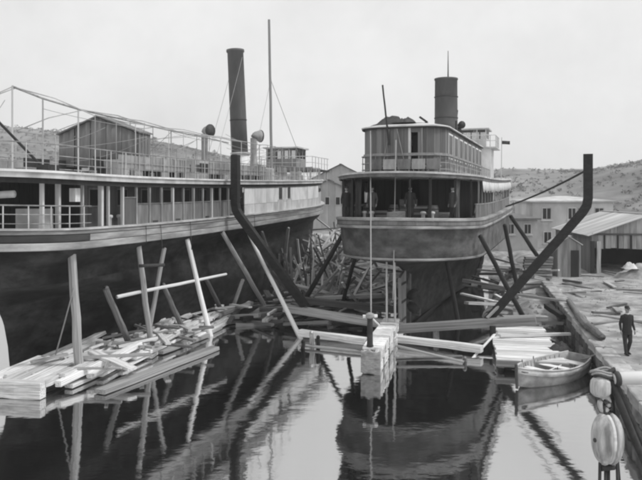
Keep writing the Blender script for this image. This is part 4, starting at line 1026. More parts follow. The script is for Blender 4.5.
tag(bar('loose_timber', G(157, 345, .6), G(208, 315, .8), .22, .16, 'pale_timber'), 'slim pale timber slanting up the staging past the crossed poles', 'timber', 'timbers of the staging')
tag(bar('loose_timber', G(100, 392, .1), G(215, 348, .1), .5, .16, 'timber'), 'flat grey baulk awash along the outer edge of the staging', 'timber', 'timbers of the staging')

# ---- wreck heap between the ferries, dark debris at the slip foot, clutter on the right
def on_ground(X, Y): return max(ground_z(X, Y), .05)
def heap_f(r, i):
    Y = 39+23*r.random()**.8; X = r.uniform(-.075*Y, (.11 if Y < 50 else .045)*Y); ln = r.uniform(1.0, 4.2); a_ = r.uniform(0, 6.28); z = on_ground(X, Y)+r.uniform(.05, .2+1.9*sstep(42, 56, Y)); tl = r.gauss(0, .38)
    return (X, Y, z), (X+ln*math.sin(a_)*.9, Y+ln*math.cos(a_), max(z-.3, z+ln*tl)), r.uniform(.08, .24), r.uniform(.05, .14)
loose(290, 21, heap_f, 'timber in the wreckage heap', 'timber', 'wreckage between the ferries', ['pale_timber', 'pale_timber', 'timber', 'timber', 'old_timber'], 'broken_timber')
def up_f(r, i):
    Y = 43+20*r.random(); X = r.uniform(-.07*Y, .035*Y); z = on_ground(X, Y); h = r.uniform(1.5, 4.2)
    return (X, Y, z-.1), (X+r.gauss(0, .95), Y+r.gauss(0, .9), z+h*r.uniform(.4, 1)), r.uniform(.08, .17), r.uniform(.06, .13)
loose(130, 22, up_f, 'upright stake in the wreckage', 'stake', 'stakes in the wreckage', ['pale_timber', 'timber', 'old_timber', 'old_timber'], 'broken_stake')
def foot_f(r, i):
    Y = r.uniform(35.6, 41); X = r.uniform(-6.0, 2.2); ln = r.uniform(1.0, 4.0); a_ = r.choice((.3, 1.9, 1.3))+r.gauss(0, .3); z = max(ground_z(X, Y), .0)+r.uniform(.05, .45)
    return (X, Y, z), (X+ln*math.sin(a_), Y+ln*math.cos(a_), z+r.uniform(-.1, .35)), r.uniform(.14, .36), r.uniform(.1, .25)
loose(60, 23, foot_f, 'sodden slip timber', 'timber', 'sodden timbers at the slip foot', ['old_timber', 'old_timber', 'timber', 'tarred'], 'sodden_timber')
def right_f(r, i):
    Y = r.uniform(36.5, 58); X = lerp(.255*Y, .36*Y, r.random()); ln = r.uniform(.8, 3.5); a_ = r.uniform(0, 6.28); z = max(on_ground(X, Y), 1.0 if X > quay_x(Y) else 0)+r.uniform(.05, .35)
    return (X, Y, z), (X+ln*math.sin(a_), Y+ln*math.cos(a_), z+r.uniform(-.1, .5)), r.uniform(.12, .34), r.uniform(.08, .22)
loose(62, 24, right_f, 'scrap timber beyond the right ferry', 'timber', 'scrap timber beyond the right ferry', ['timber', 'timber', 'old_timber', 'old_timber', 'pale_timber'], 'scrap_timber')
# under the right ferry: keel blocks
for k in range(9):
    p = from_ship(RS_O, RS_T, 0, 5.6+3.2*k, 0)
    kb = thing('keel_block', (p.x, p.y, -.6), -RS_T, 'stacked timber keel block under the right ferry', 'keel block', 'keel blocks under the right ferry')
    for q in range(2): bar('block', (-.9+.2*q, 0, .12+.24*q), (.9-.2*q, 0, .12+.24*q), .4, .23, 'old_timber', kb)
# landing stage right of the stern
pf = thing('landing_stage', (8.95, 30.6, 0), -math.atan(.2), 'pale planked landing stage between the right ferry stern and the rowing boat', 'landing stage')
for i in range(16):
    y0 = -3.4+.47*i; bar('deck_plank', (-1.25+rnd.uniform(-.05, .05), y0, .42), (1.35+rnd.uniform(-.1, .1), y0, .42), .44, .08, 'pale_timber', pf)
for x in (-1.1, 0, 1.1): bar('joist', (x, -3.6, .25), (x, 4.0, .25), .25, .24, 'old_timber', pf)
for x in (-1.1, 1.1):
    for y in (-3.4, 0, 3.6): bar('pile', (x, y, -1.3), (x, y, .3), .28, None, 'tarred', pf, 'p')
bar('edge_beam', (-1.32, -3.66, .33), (1.42, -3.66, .33), .14, .26, 'timber', pf)
tag(bar('loose_timber', G(503, 318, .62), G(547, 318, .62), .5, .22, 'timber'), 'grey baulk lying across the landing stage near its far end', 'timber')
tag(bar('loose_timber', G(500, 336, .56), G(570, 334, .56), .2, .12, 'pale_timber'), 'slim pale batten lying across the middle of the landing stage', 'timber')
tag(obj('sack', heap(5, .42, .36, .35), 'canvas_dark', None, Matrix.Translation(G(560, 349, .46))), 'dark sack slumped on the landing stage', 'sack')
# curb logs along the quay edge, single dark baulk, planks
LG = 'logs along the quay edge'
for k, (a, b, w_, lab) in enumerate(((G(569, 301, 1.35), G(580, 318, 1.35), .34, 'farthest of three old logs lying along the quay edge'), (G(579, 316, 1.4), G(590, 328, 1.4), .42, 'middle one of three old logs lying along the quay edge'), (G(588, 326, 1.4), G(601, 337, 1.4), .40, 'nearest of three old logs lying along the quay edge'))):
    tag(bar('log', a, b, w_, w_*.8, 'old_timber', None, 'p'), lab, 'log', LG)
tag(bar('log', G(546, 306, .95), G(563, 317, .85), .26, .24, 'tarred'), 'dark baulk lying alone left of the quay edge logs', 'log')
def quay_f(r, i):
    Y = r.uniform(31, 50); X = quay_x(Y)+r.uniform(1.3, 7.0); ln = r.uniform(.7, 3.0); a_ = r.uniform(0, 6.28)
    return (X, Y, 1.27), (X+ln*math.sin(a_), Y+ln*math.cos(a_), 1.28+r.uniform(0, .12)), r.uniform(.1, .3), r.uniform(.05, .14)
loose(15, 31, quay_f, 'scrap plank on the quay earth', 'plank', 'scrap planks on the quay', ['timber', 'old_timber', 'old_timber'], 'loose_plank')
# stones and rubble on the quay, slip foot
r_ = random.Random(40); rub_v, rub_f = [], []
for i in range(1500):
    if i < 900:
        Y = 22+30*r_.random(); X = quay_x(Y)+.9+9*r_.random()**1.3; z = 1.2; s_ = r_.uniform(.02, .08)
    else:
        Y = r_.uniform(37, 60); X = r_.uniform(-.08*Y, .36*Y); z = ground_z(X, Y); s_ = r_.uniform(.05, .22)
        if z < .1 or X > quay_x(Y): continue
    b0 = len(rub_v)
    for a in range(5): rub_v.append((X+s_*math.cos(a*1.257)*r_.uniform(.7, 1.2), Y+s_*math.sin(a*1.257)*r_.uniform(.7, 1.2), z-.02))
    rub_v.append((X, Y, z+s_*r_.uniform(.5, 1.0)))
    for a in range(5): rub_f.append((b0+a, b0+(a+1) % 5, b0+5))
rub = obj('rubble', mesh('rubble', rub_v, rub_f), 'stone'); rub['kind'] = 'stuff'; rub['label'] = 'small stones and rubble scattered over the quay and slip'

# ================================================================== rowing boat
def rowing_boat():
    bowp, sternp = Vector((7.05, 24.75, 0)), Vector((10.35, 27.5, 0)); d = sternp-bowp; L = d.length
    t = thing('rowing_boat', bowp.lerp(sternp, .5), math.atan2(d.y, d.x), 'small open rowing boat with pale side moored between landing stage and quay', 'boat')
    n, m = 18, 9; HB = .86
    def sec(i, k, inn=0.0):              # i along (bow..stern), k round (port gunwale..starboard gunwale)
        s = i/n; x = -L/2+L*s; hb = HB*(1-(1-min(1, s/.55))**2.0)*(1-.45*max(0, (s-.55)/.45)**2)+.02
        gz = .50+.28*(1-s)**3+.16*s**3; kz = -.16+.30*(1-s)**6+.10*max(0, (s-.7)/.3)**2
        a = math.pi*(k/(m-1)-.5); c = math.sin(a); y = (hb-inn)*math.copysign(abs(c)**.6, c); z = kz+inn+(gz-kz-inn)*(1-math.cos(a)**.75 if abs(math.cos(a)) > 1e-6 else 1)
        return Vector((x+(inn if i == 0 else -inn if i == n else 0), y, z))
    vs, fs = [], []
    for inn in (0, .035):
        b0 = len(vs)
        for i in range(n+1):
            for k in range(m): vs.append(sec(i, k, inn))
        for i in range(n):
            for k in range(m-1):
                q = (b0+i*m+k, b0+i*m+k+1, b0+(i+1)*m+k+1, b0+(i+1)*m+k); fs.append(q if inn else tuple(reversed(q)))
    N = (n+1)*m
    for i in range(n):
        for k in (0, m-1): fs.append((i*m+k, (i+1)*m+k, N+(i+1)*m+k, N+i*m+k))
    h = obj('hull', mesh('boat', vs, fs, True), 'boat', t)
    tr = [sec(n, k) for k in range(m)]; tv = [v+Vector((.0, 0, 0)) for v in tr]+[v+Vector((-.05, 0, 0)) for v in tr]
    obj('transom', mesh('transom', tv, [tuple(range(m)), tuple(reversed(range(m, 2*m)))]+[(k, m+k, m+(k+1) % m, (k+1) % m) for k in range(m)]), 'boat', t)
    for k in (0, m-1):
        sg = -1 if k == 0 else 1
        obj('gunwale', tube([sec(i, k)+Vector((0, sg*.02, .01)) for i in range(n+1)], .036, 6), 'offwhite', t)
        # pale upper strake
        pts = [sec(i, k) for i in range(n+1)]; lo = [sec(i, k+(1 if k == 0 else -1)) for i in range(n+1)]
        vv = []
        for p, q in zip(pts, lo): vv += [p+Vector((0, sg*.014, -.03)), p.lerp(q, .62)+Vector((0, sg*.016, 0))]
        o = obj('upper_strake', mesh('strake', vv, [(2*i, 2*i+2, 2*i+3, 2*i+1) for i in range(n)], True), 'boat_white', t); o.modifiers.new('t', 'SOLIDIFY').thickness = .01
    for i in range(2, n-1, 1):
        obj('rib', tube([sec(i, k, .05) for k in range(m)], .018, 5), 'boat', t)
    for s, wd in ((.24, .3), (.44, .26), (.64, .28), (.88, .5)):
        i = int(s*n); p, q = sec(i, 0, .04), sec(i, m-1, .04); z = p.z-.16
        bar('thwart', (p.x, p.y*.97, z), (q.x, q.y*.97, z), wd, .035, 'pale_timber', t)
    for k in range(4): bar('floor_board', (-L*.3, -.27+.18*k, .02), (L*.36, -.27+.18*k, .02), .15, .025, 'boat', t)
    for (i, k) in ((6, 0), (6, m-1), (10, 0), (10, m-1)):
        p = sec(i, k); bar('thole_pin', p, p+Vector((0, 0, .13)), .035, None, 'iron', t, 'r')
    bar('oar', (-L*.32, -.18, .36), (L*.34, .12, .40), .05, None, 'pale_timber', t, 'p')
    bar('stem_post', sec(0, 4)+Vector((0, 0, -.1)), (-L/2-.05, 0, .92), .07, .09, 'boat_dark', t)
    bar('fore_deck', (-L/2+.1, 0, .64), (-L/2+.75, 0, .52), .55, .03, 'boat_dark', t)
    a = from_local(t, sec(n, m//2)+Vector((0, 0, .5)))
    tag(obj('mooring_line', rope(a, quay_pt(26.0, -.3, 1.3), .02, .12), 'rope'), 'thin mooring line from the rowing boat stern to the quay', 'rope')
def from_local(t, p):
    m = Matrix.Translation(t.location) @ t.rotation_euler.to_matrix().to_4x4(); return m @ Vector(p)
rowing_boat()

# ================================================================== buildings
def gable_shed(name, label, x0, x1, y0, y1, zb, ze, zr, wall, roofm, rz=0.0, front=True, board=.45, windows=(), group=None, overhang=.35):
    t = thing(name, ((x0+x1)/2, y0, zb), rz, label, 'shed', group); hw = (x1-x0)/2; L = y1-y0; E, Rg = ze-zb, zr-zb
    H = lambda v: E+(Rg-E)*(1-abs(v)/hw)
    n = max(2, round(2*hw/board)); n += n % 2
    for yy in (0, L):
        if not front and yy == 0: continue
        for i in range(n):
            a, b = lerp(-hw, hw, i/n)+.006, lerp(-hw, hw, (i+1)/n)-.006; j = rnd.uniform(-.01, .01)
            vs = [(a, yy+j, 0), (b, yy+j, 0), (b, yy+j, H(b)), (a, yy+j, H(a)), (a, yy+j+.06, 0), (b, yy+j+.06, 0), (b, yy+j+.06, H(b)), (a, yy+j+.06, H(a))]
            obj('wall_board', mesh('wb', vs, [(0, 1, 2, 3), (7, 6, 5, 4), (0, 4, 5, 1), (1, 5, 6, 2), (2, 6, 7, 3), (3, 7, 4, 0)]), wall, t)
    for sg in (-1, 1):
        m = max(2, round(L/1.5))
        for i in range(m): box('side_wall', sg*hw-.03, sg*hw+.03, lerp(.07, L-.01, i/m)+.005, lerp(.07, L-.01, (i+1)/m)-.005, 0, E, wall, t)
        k = max(3, round((L+2*overhang)/.9))
        for i in range(k):
            ya, yb = lerp(-overhang, L+overhang, i/k)+.008, lerp(-overhang, L+overhang, (i+1)/k)-.008
            dz = (Rg-E)*overhang/hw; up = rnd.uniform(0, .02)
            bar('roof_sheet', (sg*(hw+overhang), (ya+yb)/2, E-dz+.06+up), (0, (ya+yb)/2, Rg+.06+up), yb-ya, .05, roofm, t, 'b')
    bar('ridge_cap', (0, -overhang, Rg+.10), (0, L+overhang, Rg+.10), .3, .06, roofm, t, 'b')
    for (v, z, w_, h_) in windows:
        wn = box('window', v-w_/2, v+w_/2, -.05, -.012, z, z+h_, 'offwhite', t); box('pane', v-w_/2+.07, v+w_/2-.07, -.07, -.052, z+.07, z+h_-.07, 'pane', wn)
    return t
gable_shed('gabled_shed', 'tall pale gabled shed far behind, rising between the two ferries', -2.0, 7.4, 95, 120, 1.4, 8.9, 11.2, 'plaster_grey', 'roof_dark', R(-6), board=1.2)
gable_shed('gabled_shed', 'lower gabled workshop with a row of windows before the tall shed', -2.6, 4.3, 82, 94, 1.4, 7.2, 8.75, 'plaster_grey', 'roof_dark', R(-4), board=1.0, windows=[(-2.6+1.25*i, 4.4, .6, 1.0) for i in range(5)])
# open shed on the quay
def open_shed():
    t = gable_shed('open_shed', 'open fronted boarded shed with a pale gable roof on the quay', 20.0, 28.2, 50.5, 61, 1.2, 4.05, 5.5, 'board', 'roof', R(-5), front=False, board=.5)
    hw = 4.1; H = lambda v: 2.85+1.45*(1-abs(v)/hw)
    for i in range(18):
        a, b = lerp(-hw, hw, i/18)+.008, lerp(-hw, hw, (i+1)/18)-.008; z0 = 1.85+rnd.uniform(-.05, .05)
        vs = [(a, 0, z0), (b, 0, z0), (b, 0, H(b)), (a, 0, H(a)), (a, .05, z0), (b, .05, z0), (b, .05, H(b)), (a, .05, H(a))]
        obj('gable_board', mesh('gb', vs, [(0, 1, 2, 3), (7, 6, 5, 4), (0, 4, 5, 1), (1, 5, 6, 2), (2, 6, 7, 3), (3, 7, 4, 0)]), 'board', t)
    for i in range(9): v = -hw+.9+.95*i; box('batten', v-.06, v+.06, -.07, -.005, 1.8, min(2.84, H(v)), 'tarred', t)
    box('lintel', -hw, hw, -.10, -.005, 2.85, 2.97, 'old_timber', t)
    for v, mt in ((-hw+.45, 'offwhite'), (-hw+.02, 'tarred'), (0, 'timber'), (hw-.1, 'timber')): bar('post', (v, -.12, 0), (v, -.12, 2.4), .28 if mt != 'timber' else .2, .2, mt, t)
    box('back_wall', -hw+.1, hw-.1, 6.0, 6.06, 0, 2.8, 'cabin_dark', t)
open_shed()
gp = obj('earth_mound', heap(17, 2.4, 1.6, 1.3, 18), 'ground', None, Matrix.Translation((23.2, 48.6, 1.15))); tag(gp, 'low earth mound heaped before the open shed', 'mound')
gp = obj('canvas_bundle', heap(19, .5, .45, .6, 10), 'canvas', None, Matrix.Translation((21.7, 48.3, 1.85))); tag(gp, 'white cloth bundle on the earth mound', 'bundle')
hut = gable_shed('hut', 'small boarded hut with a pale roof left of the open shed', 16.7, 18.3, 48.5, 51, 1.2, 3.5, 4.0, 'board', 'roof', R(-4), board=.3, overhang=.12)
box('hut_door', .1, .65, -.07, -.035, .02, 1.9, 'cabin_dark', hut)
pen = thing('plank_stack', (14.9, 47.2, 1.25), -.1, 'stack of horizontal boards left of the hut', 'stack')
for i in range(8): bar('board', (-.9+rnd.uniform(-.1, .1), 0, .1+.19*i), (.9+rnd.uniform(-.1, .1), .03, .1+.19*i), .5, .15, 'timber' if i % 2 else 'old_timber', pen)
def house(name, label, x0, x1, y0, y1, zb, zt, zr, mat, roofm, wins, rz=0, group=None, cat='house', door=None):
    t = thing(name, ((x0+x1)/2, y0, zb), rz, label, cat, group); hw = (x1-x0)/2; L = y1-y0; E = zt-zb; Rg = zr-zb
    obj('wall', boxm(-hw, hw, 0, L, 0, E), mat, t)
    ov = .3; a = min(hw, L/2)*.9
    vs = [(-hw-ov, -ov, E+.003), (hw+ov, -ov, E+.003), (hw+ov, L+ov, E+.003), (-hw-ov, L+ov, E+.003), (-hw-ov, -ov, E+.15), (hw+ov, -ov, E+.15), (hw+ov, L+ov, E+.15), (-hw-ov, L+ov, E+.15), (-hw+a, L/2, Rg), (hw-a, L/2, Rg)]
    obj('roof', mesh('hr', vs, [(0, 3, 2, 1), (0, 1, 5, 4), (1, 2, 6, 5), (2, 3, 7, 6), (3, 0, 4, 7), (4, 5, 9, 8), (5, 6, 9), (6, 7, 8, 9), (7, 4, 8)]), roofm, t)
    for (v, z, w_, h_) in wins:
        wn = box('window', v-w_/2, v+w_/2, -.06, -.002, z, z+h_, 'offwhite', t); box('pane', v-w_/2+.1, v+w_/2-.1, -.075, -.062, z+.1, z+h_-.1, 'pane', wn); box('glazing_bar', v-.03, v+.03, -.085, -.077, z+.1, z+h_-.1, 'offwhite', wn)
        box('sill', v-w_/2-.1, v+w_/2+.1, -.14, -.004, z-.12, z-.004, 'plaster', wn)
    if door: box('door', door-.5, door+.5, -.06, -.002, .02, 2.1, 'cabin_dark', t)
    return t
house('house', 'white plastered two storey house behind the right cradle arm', 22.2, 30.5, 72, 80, 1.3, 6.25, 6.9, 'plaster', 'roof', [(-2.7, 3.1, 1.0, 1.3), (-.1, 3.1, .9, 1.3), (.9, 3.1, .9, 1.3), (2.7, 3.1, 1.0, 1.3), (-2.6, .6, .9, 1.3), (1.2, .6, .9, 1.3)], R(-3), door=-.6)
house('house', 'low grey house just right of the right ferry bow', 18.2, 22.0, 70, 76, 1.3, 4.5, 5.1, 'plaster_grey', 'roof_dark', [(.9, 1.7, .8, 1.1), (-.8, 1.7, .8, 1.1)], R(-3))
# ================================================================== hill vegetation: clumps of small leaf faces, one mass
r_ = random.Random(91); vs, fs = [], []
for c in range(4200):
    Y = r_.uniform(150, 330); X = r_.uniform(-.62, .62)*Y; dn = noise.noise(Vector((X*.03, Y*.03, 7)))
    if dn < -.1 and r_.random() < .6: continue
    z = hill_z(X, Y); R_ = r_.uniform(.25, .75)*(1.5 if dn > .35 else 1); H_ = R_*r_.uniform(.8, 1.4)
    for k in range(20):
        a, b = r_.uniform(0, 6.28), math.acos(r_.uniform(-.3, 1)); q = r_.uniform(.55, 1.05)
        p = Vector((X+R_*q*math.sin(b)*math.cos(a), Y+R_*q*math.sin(b)*math.sin(a), z+H_*(.55+.8*q*math.cos(b)))); s_ = R_*r_.uniform(.22, .42)
        b0 = len(vs)
        for e in range(3): vs.append(p+Vector((r_.gauss(0, s_), r_.gauss(0, s_), r_.gauss(0, s_*.8))))
        fs.append((b0, b0+1, b0+2))
sc = obj('shrub_cover', mesh('shrubs', vs, fs), 'leaf'); sc['kind'] = 'stuff'; sc['label'] = 'dark shrubs and small trees covering the far hills'

# ================================================================== man on the quay
def man():
    base = G(627, 355, 1.2); base.z = 1.215
    t = thing('person', base, R(8), 'person in dark jacket, trousers and cap walking on the quay', 'person', 'people')
    vs, fs = [], []
    def ring_loft(rings, n=14):         # rings: (center, rx, ry) in XY planes, or with explicit axes
        b0 = len(vs)
        for (c, ax, ay) in rings:
            c, ax, ay = Vector(c), Vector(ax), Vector(ay)
            for k in range(n): a = 2*math.pi*k/n; vs.append(c+ax*math.cos(a)+ay*math.sin(a))
        for i in range(len(rings)-1):
            for k in range(n): fs.append((b0+i*n+k, b0+i*n+(k+1) % n, b0+(i+1)*n+(k+1) % n, b0+(i+1)*n+k))
        fs.append(tuple(reversed(range(b0, b0+n)))); fs.append(tuple(range(b0+(len(rings)-1)*n, b0+len(rings)*n)))
    def limb(pts, rs, n=12, flat=1.0):
        R_ = []
        for i, p in enumerate(pts):
            d = (Vector(pts[min(i+1, len(pts)-1)])-Vector(pts[max(i-1, 0)])).normalized(); a = d.cross(Vector((0, 1, 0)))
            a = a.normalized() if a.length > .1 else Vector((1, 0, 0)); b = a.cross(d)
            R_.append((p, a*rs[i], b*rs[i]*flat))
        R_ = [(c, ax, -ay) for c, ax, ay in R_] if False else R_
        ring_loft(R_, n)
    X, Yv = Vector((1, 0, 0)), Vector((0, 1, 0))
    # facing -Y (towards the camera); torso with jacket skirt
    ring_loft([((0, .0, z), X*rx, Yv*ry) for z, rx, ry in ((.74, .185, .135), (.86, .182, .13), (.98, .170, .122), (1.08, .168, .12), (1.2, .185, .125), (1.32, .200, .128), (1.40, .195, .115), (1.45, .14, .09), (1.48, .075, .07))])
    limb([(0, 0, 1.44), (0, -.005, 1.50), (0, -.012, 1.56)], [.06, .056, .056])
    # head: cranium, jaw, nose, ears
    ring_loft([((0, y, z), X*rx, Yv*ry) for z, rx, ry, y in ((1.535, .03, .035, -.045), (1.55, .052, .06, -.03), (1.58, .064, .078, -.018), (1.62, .072, .09, -.01), (1.66, .076, .096, -.004), (1.70, .073, .092, 0), (1.735, .055, .07, .004), (1.752, .02, .03, .004))], 16)
    limb([(0, -.095, 1.655), (0, -.112, 1.625), (0, -.096, 1.612)], [.011, .016, .012], 8)
    for sx in (-1, 1): ring_loft([((sx*.074, .0, z), X*.012, Yv*.02) for z in (1.605, 1.63, 1.655)], 8)
    # legs mid-stride
    for sx, ky, fy in ((-1, -.03, -.10), (1, -.05, .12)):
        hip, knee, ank = Vector((sx*.09, 0, .88)), Vector((sx*.095, ky, .48)), Vector((sx*.10, fy, .09))
        limb([hip, hip.lerp(knee, .5), knee, knee.lerp(ank, .4), ank], [.105, .09, .072, .066, .055])
        ring_loft([((sx*.103, fy+y, z), X*rx, Vector((0, 0, rz_))) for y, z, rx, rz_ in ((.07, .045, .035, .04), (.03, .055, .043, .05), (-.05, .05, .043, .048), (-.12, .035, .045, .033), (-.18, .028, .03, .022))], 10)
    # arms, hands with five fingers
    for sx, ey, hy in ((-1, .04, -.03), (1, .05, -.07)):
        sh, el, wr = Vector((sx*.185, .0, 1.385)), Vector((sx*.245, ey, 1.12)), Vector((sx*.255, hy, .885))
        limb([Vector((sx*.12, 0, 1.40)), sh, sh.lerp(el, .5), el, el.lerp(wr, .5), wr], [.06, .066, .056, .05, .044, .036])
        hand0 = wr+Vector((0, -.005, -.02)); palm = wr+Vector((sx*.004, -.02, -.095))
        limb([wr, hand0, hand0.lerp(palm, .6), palm], [.028, .03, .04, .036], 10, .55)
        for f in range(4):
            o = Vector((0, (-.030+.02*f), 0)); ln = (.068, .078, .072, .056)[f]
            p0 = palm+o+Vector((0, 0, .012)); p1 = p0+Vector((-sx*.008, -.004, -ln*.5)); p2 = p1+Vector((-sx*.022, -.004, -ln*.42))
            limb([p0, p1, p2], [.0095, .009, .0075], 8)
        th0 = hand0+Vector((0, -.022, -.02)); limb([th0, th0+Vector((-sx*.012, -.026, -.035)), th0+Vector((-sx*.02, -.030, -.065))], [.012, .011, .009], 8)
    me = mesh('body', vs, fs)
    tmp = bpy.data.objects.new('tmp', me); COL.objects.link(tmp)
    rm = tmp.modifiers.new('r', 'REMESH'); rm.mode = 'VOXEL'; rm.voxel_size = .0075
    sm = tmp.modifiers.new('s', 'SMOOTH'); sm.iterations = 2; sm.factor = .4
    dg = bpy.context.evaluated_depsgraph_get(); body = bpy.data.meshes.new_from_object(tmp.evaluated_get(dg)); bpy.data.objects.remove(tmp)
    for nm in ('cloth', 'trouser', 'skin', 'hair'): body.materials.append(M[nm])
    for p in body.polygons:
        c = p.center; p.use_smooth = True
        if c.z > 1.485: p.material_index = 3 if (c.z > 1.67 and c.y > -.03) or (c.y > .035 and c.z > 1.56) else 2
        elif abs(c.x) > .2 and c.z < .895: p.material_index = 2
        elif c.z < .10: p.material_index = 3
        elif c.z < .735 or (c.z < .80 and abs(c.x) < .15 and False): p.material_index = 1
        else: p.material_index = 0
    obj('body', body, None, t)
    obj('eyes', mesh('eyes', [v for sx in (-1, 1) for v in ((sx*.03-.012, -.1, 1.648), (sx*.03+.012, -.1, 1.648), (sx*.03+.012, -.1, 1.658), (sx*.03-.012, -.1, 1.658), (sx*.03-.012, -.07, 1.648), (sx*.03+.012, -.07, 1.648), (sx*.03+.012, -.07, 1.658), (sx*.03-.012, -.07, 1.658))],
        [tuple(i+8*j for i in f) for j in (0, 1) for f in ((0, 1, 2, 3), (7, 6, 5, 4), (0, 4, 5, 1), (1, 5, 6, 2), (2, 6, 7, 3), (3, 7, 4, 0))]), 'hair', t)
    cap = obj('cap', lathe([(.083, 1.69), (.088, 1.70), (.086, 1.735), (.06, 1.765), (.01, 1.775)], 18), 'cloth', t)
    obj('peak', mesh('peak', [(.088*math.cos(a), -.10*math.sin(a)*q-.02*(q > 1), 1.693-.02*(q > 1)+dz) for dz in (0, .008) for q in (.8, 1.35) for a in [math.pi*i/8 for i in range(9)]],
        [(i, i+1, i+10, i+9) for i in range(8)]+[(18+i+9, 18+i+10, 18+i+1, 18+i) for i in range(8)]), 'cloth', cap)
    obj('collar', lathe([(.075, 1.455), (.083, 1.46), (.07, 1.51), (.063, 1.505)], 16, cap=False), 'offwhite', t)
    return t
walker = man()
M['shirt'] = grey('shirt', .08, .9, .2, 30, .15)
for (v, u, rz, shirt, lab) in ((-2.55, 1.75, 30, 'cloth', 'person in dark clothes at the port quarter of the right ferry stern deck'), (-1.15, 1.45, -10, 'shirt', 'person in a paler shirt left of the middle of the right ferry stern deck'),
                               (.72, 1.5, 15, 'cloth', 'person in dark clothes right of the middle of the right ferry stern deck'), (2.62, 2.35, -40, 'shirt', 'person in a pale shirt by the starboard post of the right ferry stern')):
    p = from_ship(RS_O, RS_T, v, u, 5.672); c = walker.copy(); COL.objects.link(c); c.location = p; c.rotation_euler = (0, 0, R(rz)-RS_T)
    tag(c, lab, 'person', 'people')
    for ch in walker.children:
        d = ch.copy(); COL.objects.link(d); d.parent = c
        if ch.name.startswith('body'): d.material_slots[0].link = 'OBJECT'; d.material_slots[0].material = M[shirt]
        for g in ch.children: e = g.copy(); COL.objects.link(e); e.parent = d


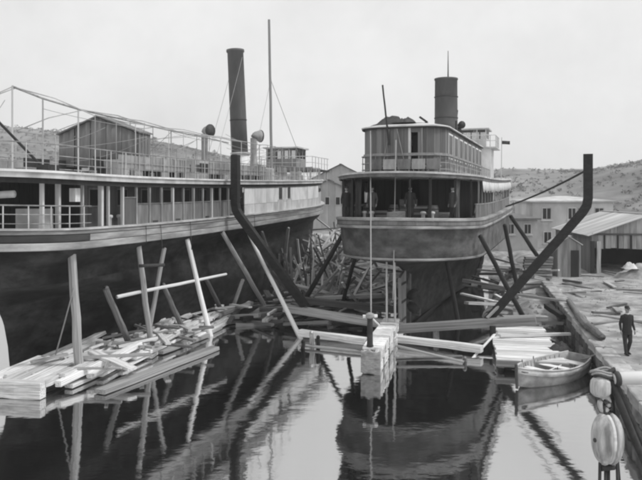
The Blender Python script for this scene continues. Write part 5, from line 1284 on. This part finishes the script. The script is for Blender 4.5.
# ================================================================== davit tackle in the near right foreground
def tackle():
    Y = 4.8; P = lambda px, py, dy=0: W(px, py, Y+dy)
    post = tag(thing('davit', (3.35, Y, 0), 0, '', ''), 'pale davit spar entering from the right edge above the tackle block', 'davit')
    o = Vector((3.35, Y, 0)); q = lambda v: Vector(v)-o
    obj('spar', tube([q(P(613, 379)), q(P(617, 378.6)), q(P(640, 378)), q(P(700, 377)), q(Vector((3.40, Y, P(700, 377).z)))], [.036, .044, .046, .047, .047], 16), 'white', post)
    obj('post', tube([Vector((0, 0, -1.5)), Vector((0, 0, 3)), Vector((0, 0, 6.2))], [.12, .11, .09], 14), 'timber', post)
    obj('iron_band', tube([q(P(614, 379)), q(P(619, 378.6))], .052, 16), 'iron', post)
    b = P(607.5, 439)
    t = thing('tackle_block', b, R(14), 'large pale wooden tackle block hanging on dark ropes below the davit', 'block')
    # two cheeks and a centre
    def cheek(x0, x1, sc):
        n = 28; m = 7; vs, fs = [], []
        for j in range(m):
            x = lerp(x0, x1, j/(m-1)); k = (1-(abs(x)/.105)**2.6)**.5*sc*(.955 if j in (0, m-1) else 1)
            for i in range(n):
                a = 2*math.pi*i/n; c, s_ = math.cos(a), math.sin(a)
                vs.append((x, .105*k*c, .186*k*math.copysign(abs(s_)**.9, s_)))
        for j in range(m-1):
            for i in range(n): fs.append((j*n+i, j*n+(i+1) % n, (j+1)*n+(i+1) % n, (j+1)*n+i))
        fs.append(tuple(reversed(range(n)))); fs.append(tuple(range((m-1)*n, m*n)))
        return mesh('cheek', vs, fs, True)
    for nm, x0, x1, sc, mt in (('cheek', -.097, -.024, 1, 'block_wood'), ('sheave', -.020, .008, .93, 'pale_timber'), ('cheek', .012, .097, 1, 'block_wood')): obj(nm, cheek(x0, x1, sc), mt, t)
    obj('iron_strap', tube([Vector((-.05, 0, -.2)), Vector((.05, 0, -.2))], .022, 8), 'iron', t)
    obj('pin', tube([Vector((-.106, 0, 0)), Vector((.106, 0, 0))], .014, 10), 'iron', t)
    obj('becket', tube([Vector((.03*math.cos(a), 0, .215+.045*math.sin(a))) for a in [2*math.pi*i/16 for i in range(17)]], .012, 6), 'iron', t)
    for x, dx, dy in ((-.06, -.02, 0), (.03, .005, .03), (.07, .03, -.01), (.0, -.005, .02)):
        obj('fall', tube([Vector((x, dy, -.16)), Vector((x+dx*.5, dy, -.7)), Vector((x+dx, dy, -1.6)), Vector((x+dx, dy, -5.6))], .011, 6), 'rope_dark', t)
    u = thing('upper_block', P(600.5, 386), R(10), 'round pale single block lashed under the end of the davit spar', 'block')
    obj('shell', lathe([(.02, -.075), (.045, -.07), (.068, -.045), (.07, 0), (.065, .035), (.045, .06), (.02, .068)], 20), 'block_wood', u)
    obj('shackle', tube([Vector((.035*math.cos(a)+.03, 0, -.125+.05*math.sin(a))) for a in [2*math.pi*i/16 for i in range(17)]], .018, 8), 'block_wood', u)
    for k in range(3): obj('lashing', tube([Vector(((.062+.008*k)*math.cos(a)+.02, .045*math.sin(a)+.01*k, .068+.016*k+.012*math.sin(a*2))) for a in [2*math.pi*i/18 for i in range(19)]], .009, 6), 'rope' if k else 'rope_dark', u)
    obj('hanging_strop', tube([Vector((.05, 0, .08)), Vector((.10, 0, .11)), q(P(616, 378))-Vector(P(600.5, 386))+o], .02, 6), 'rope_dark', u)
    # tail ropes to the lower right
    for k, (x0, y0, x1, y1, r, mt, lab) in enumerate(((611, 381, 646, 462, .026, 'rope_dark', 'thick dark rope running from the davit end down to the lower right, left strand'), (614, 381, 652, 462, .026, 'rope_dark', 'thick dark rope running from the davit end down to the lower right, right strand'),
                                   (611, 383, 619, 480, .014, 'rope_dark', 'dark rope hanging straight down behind the tackle block'), (622, 415, 656, 470, .016, 'rope', 'pale rope running beside the dark ropes to the lower right'))):
        a, c = P(x0, y0, .02*k), P(x1, y1, .05*k); d = c-a
        tag(obj('tackle_rope', rope(a, a+d*2.2, r, .03), mt), lab, 'rope', 'ropes of the davit')
tackle()

# ================================================================== the air
hz = obj('haze', boxm(-460, 460, -110, 452, -3, 58), None); hz['kind'] = 'stuff'; hz['label'] = 'thin pale harbour haze'
m = bpy.data.materials.new('haze'); m.use_nodes = True; t_ = m.node_tree; t_.nodes.clear()
pv = t_.nodes.new('ShaderNodeVolumePrincipled'); pv.inputs['Color'].default_value = (.93, .93, .93, 1); pv.inputs['Density'].default_value = 0.0008; pv.inputs['Anisotropy'].default_value = .1
oo = t_.nodes.new('ShaderNodeOutputMaterial'); t_.links.new(pv.outputs[0], oo.inputs['Volume']); hz.data.materials.append(m)
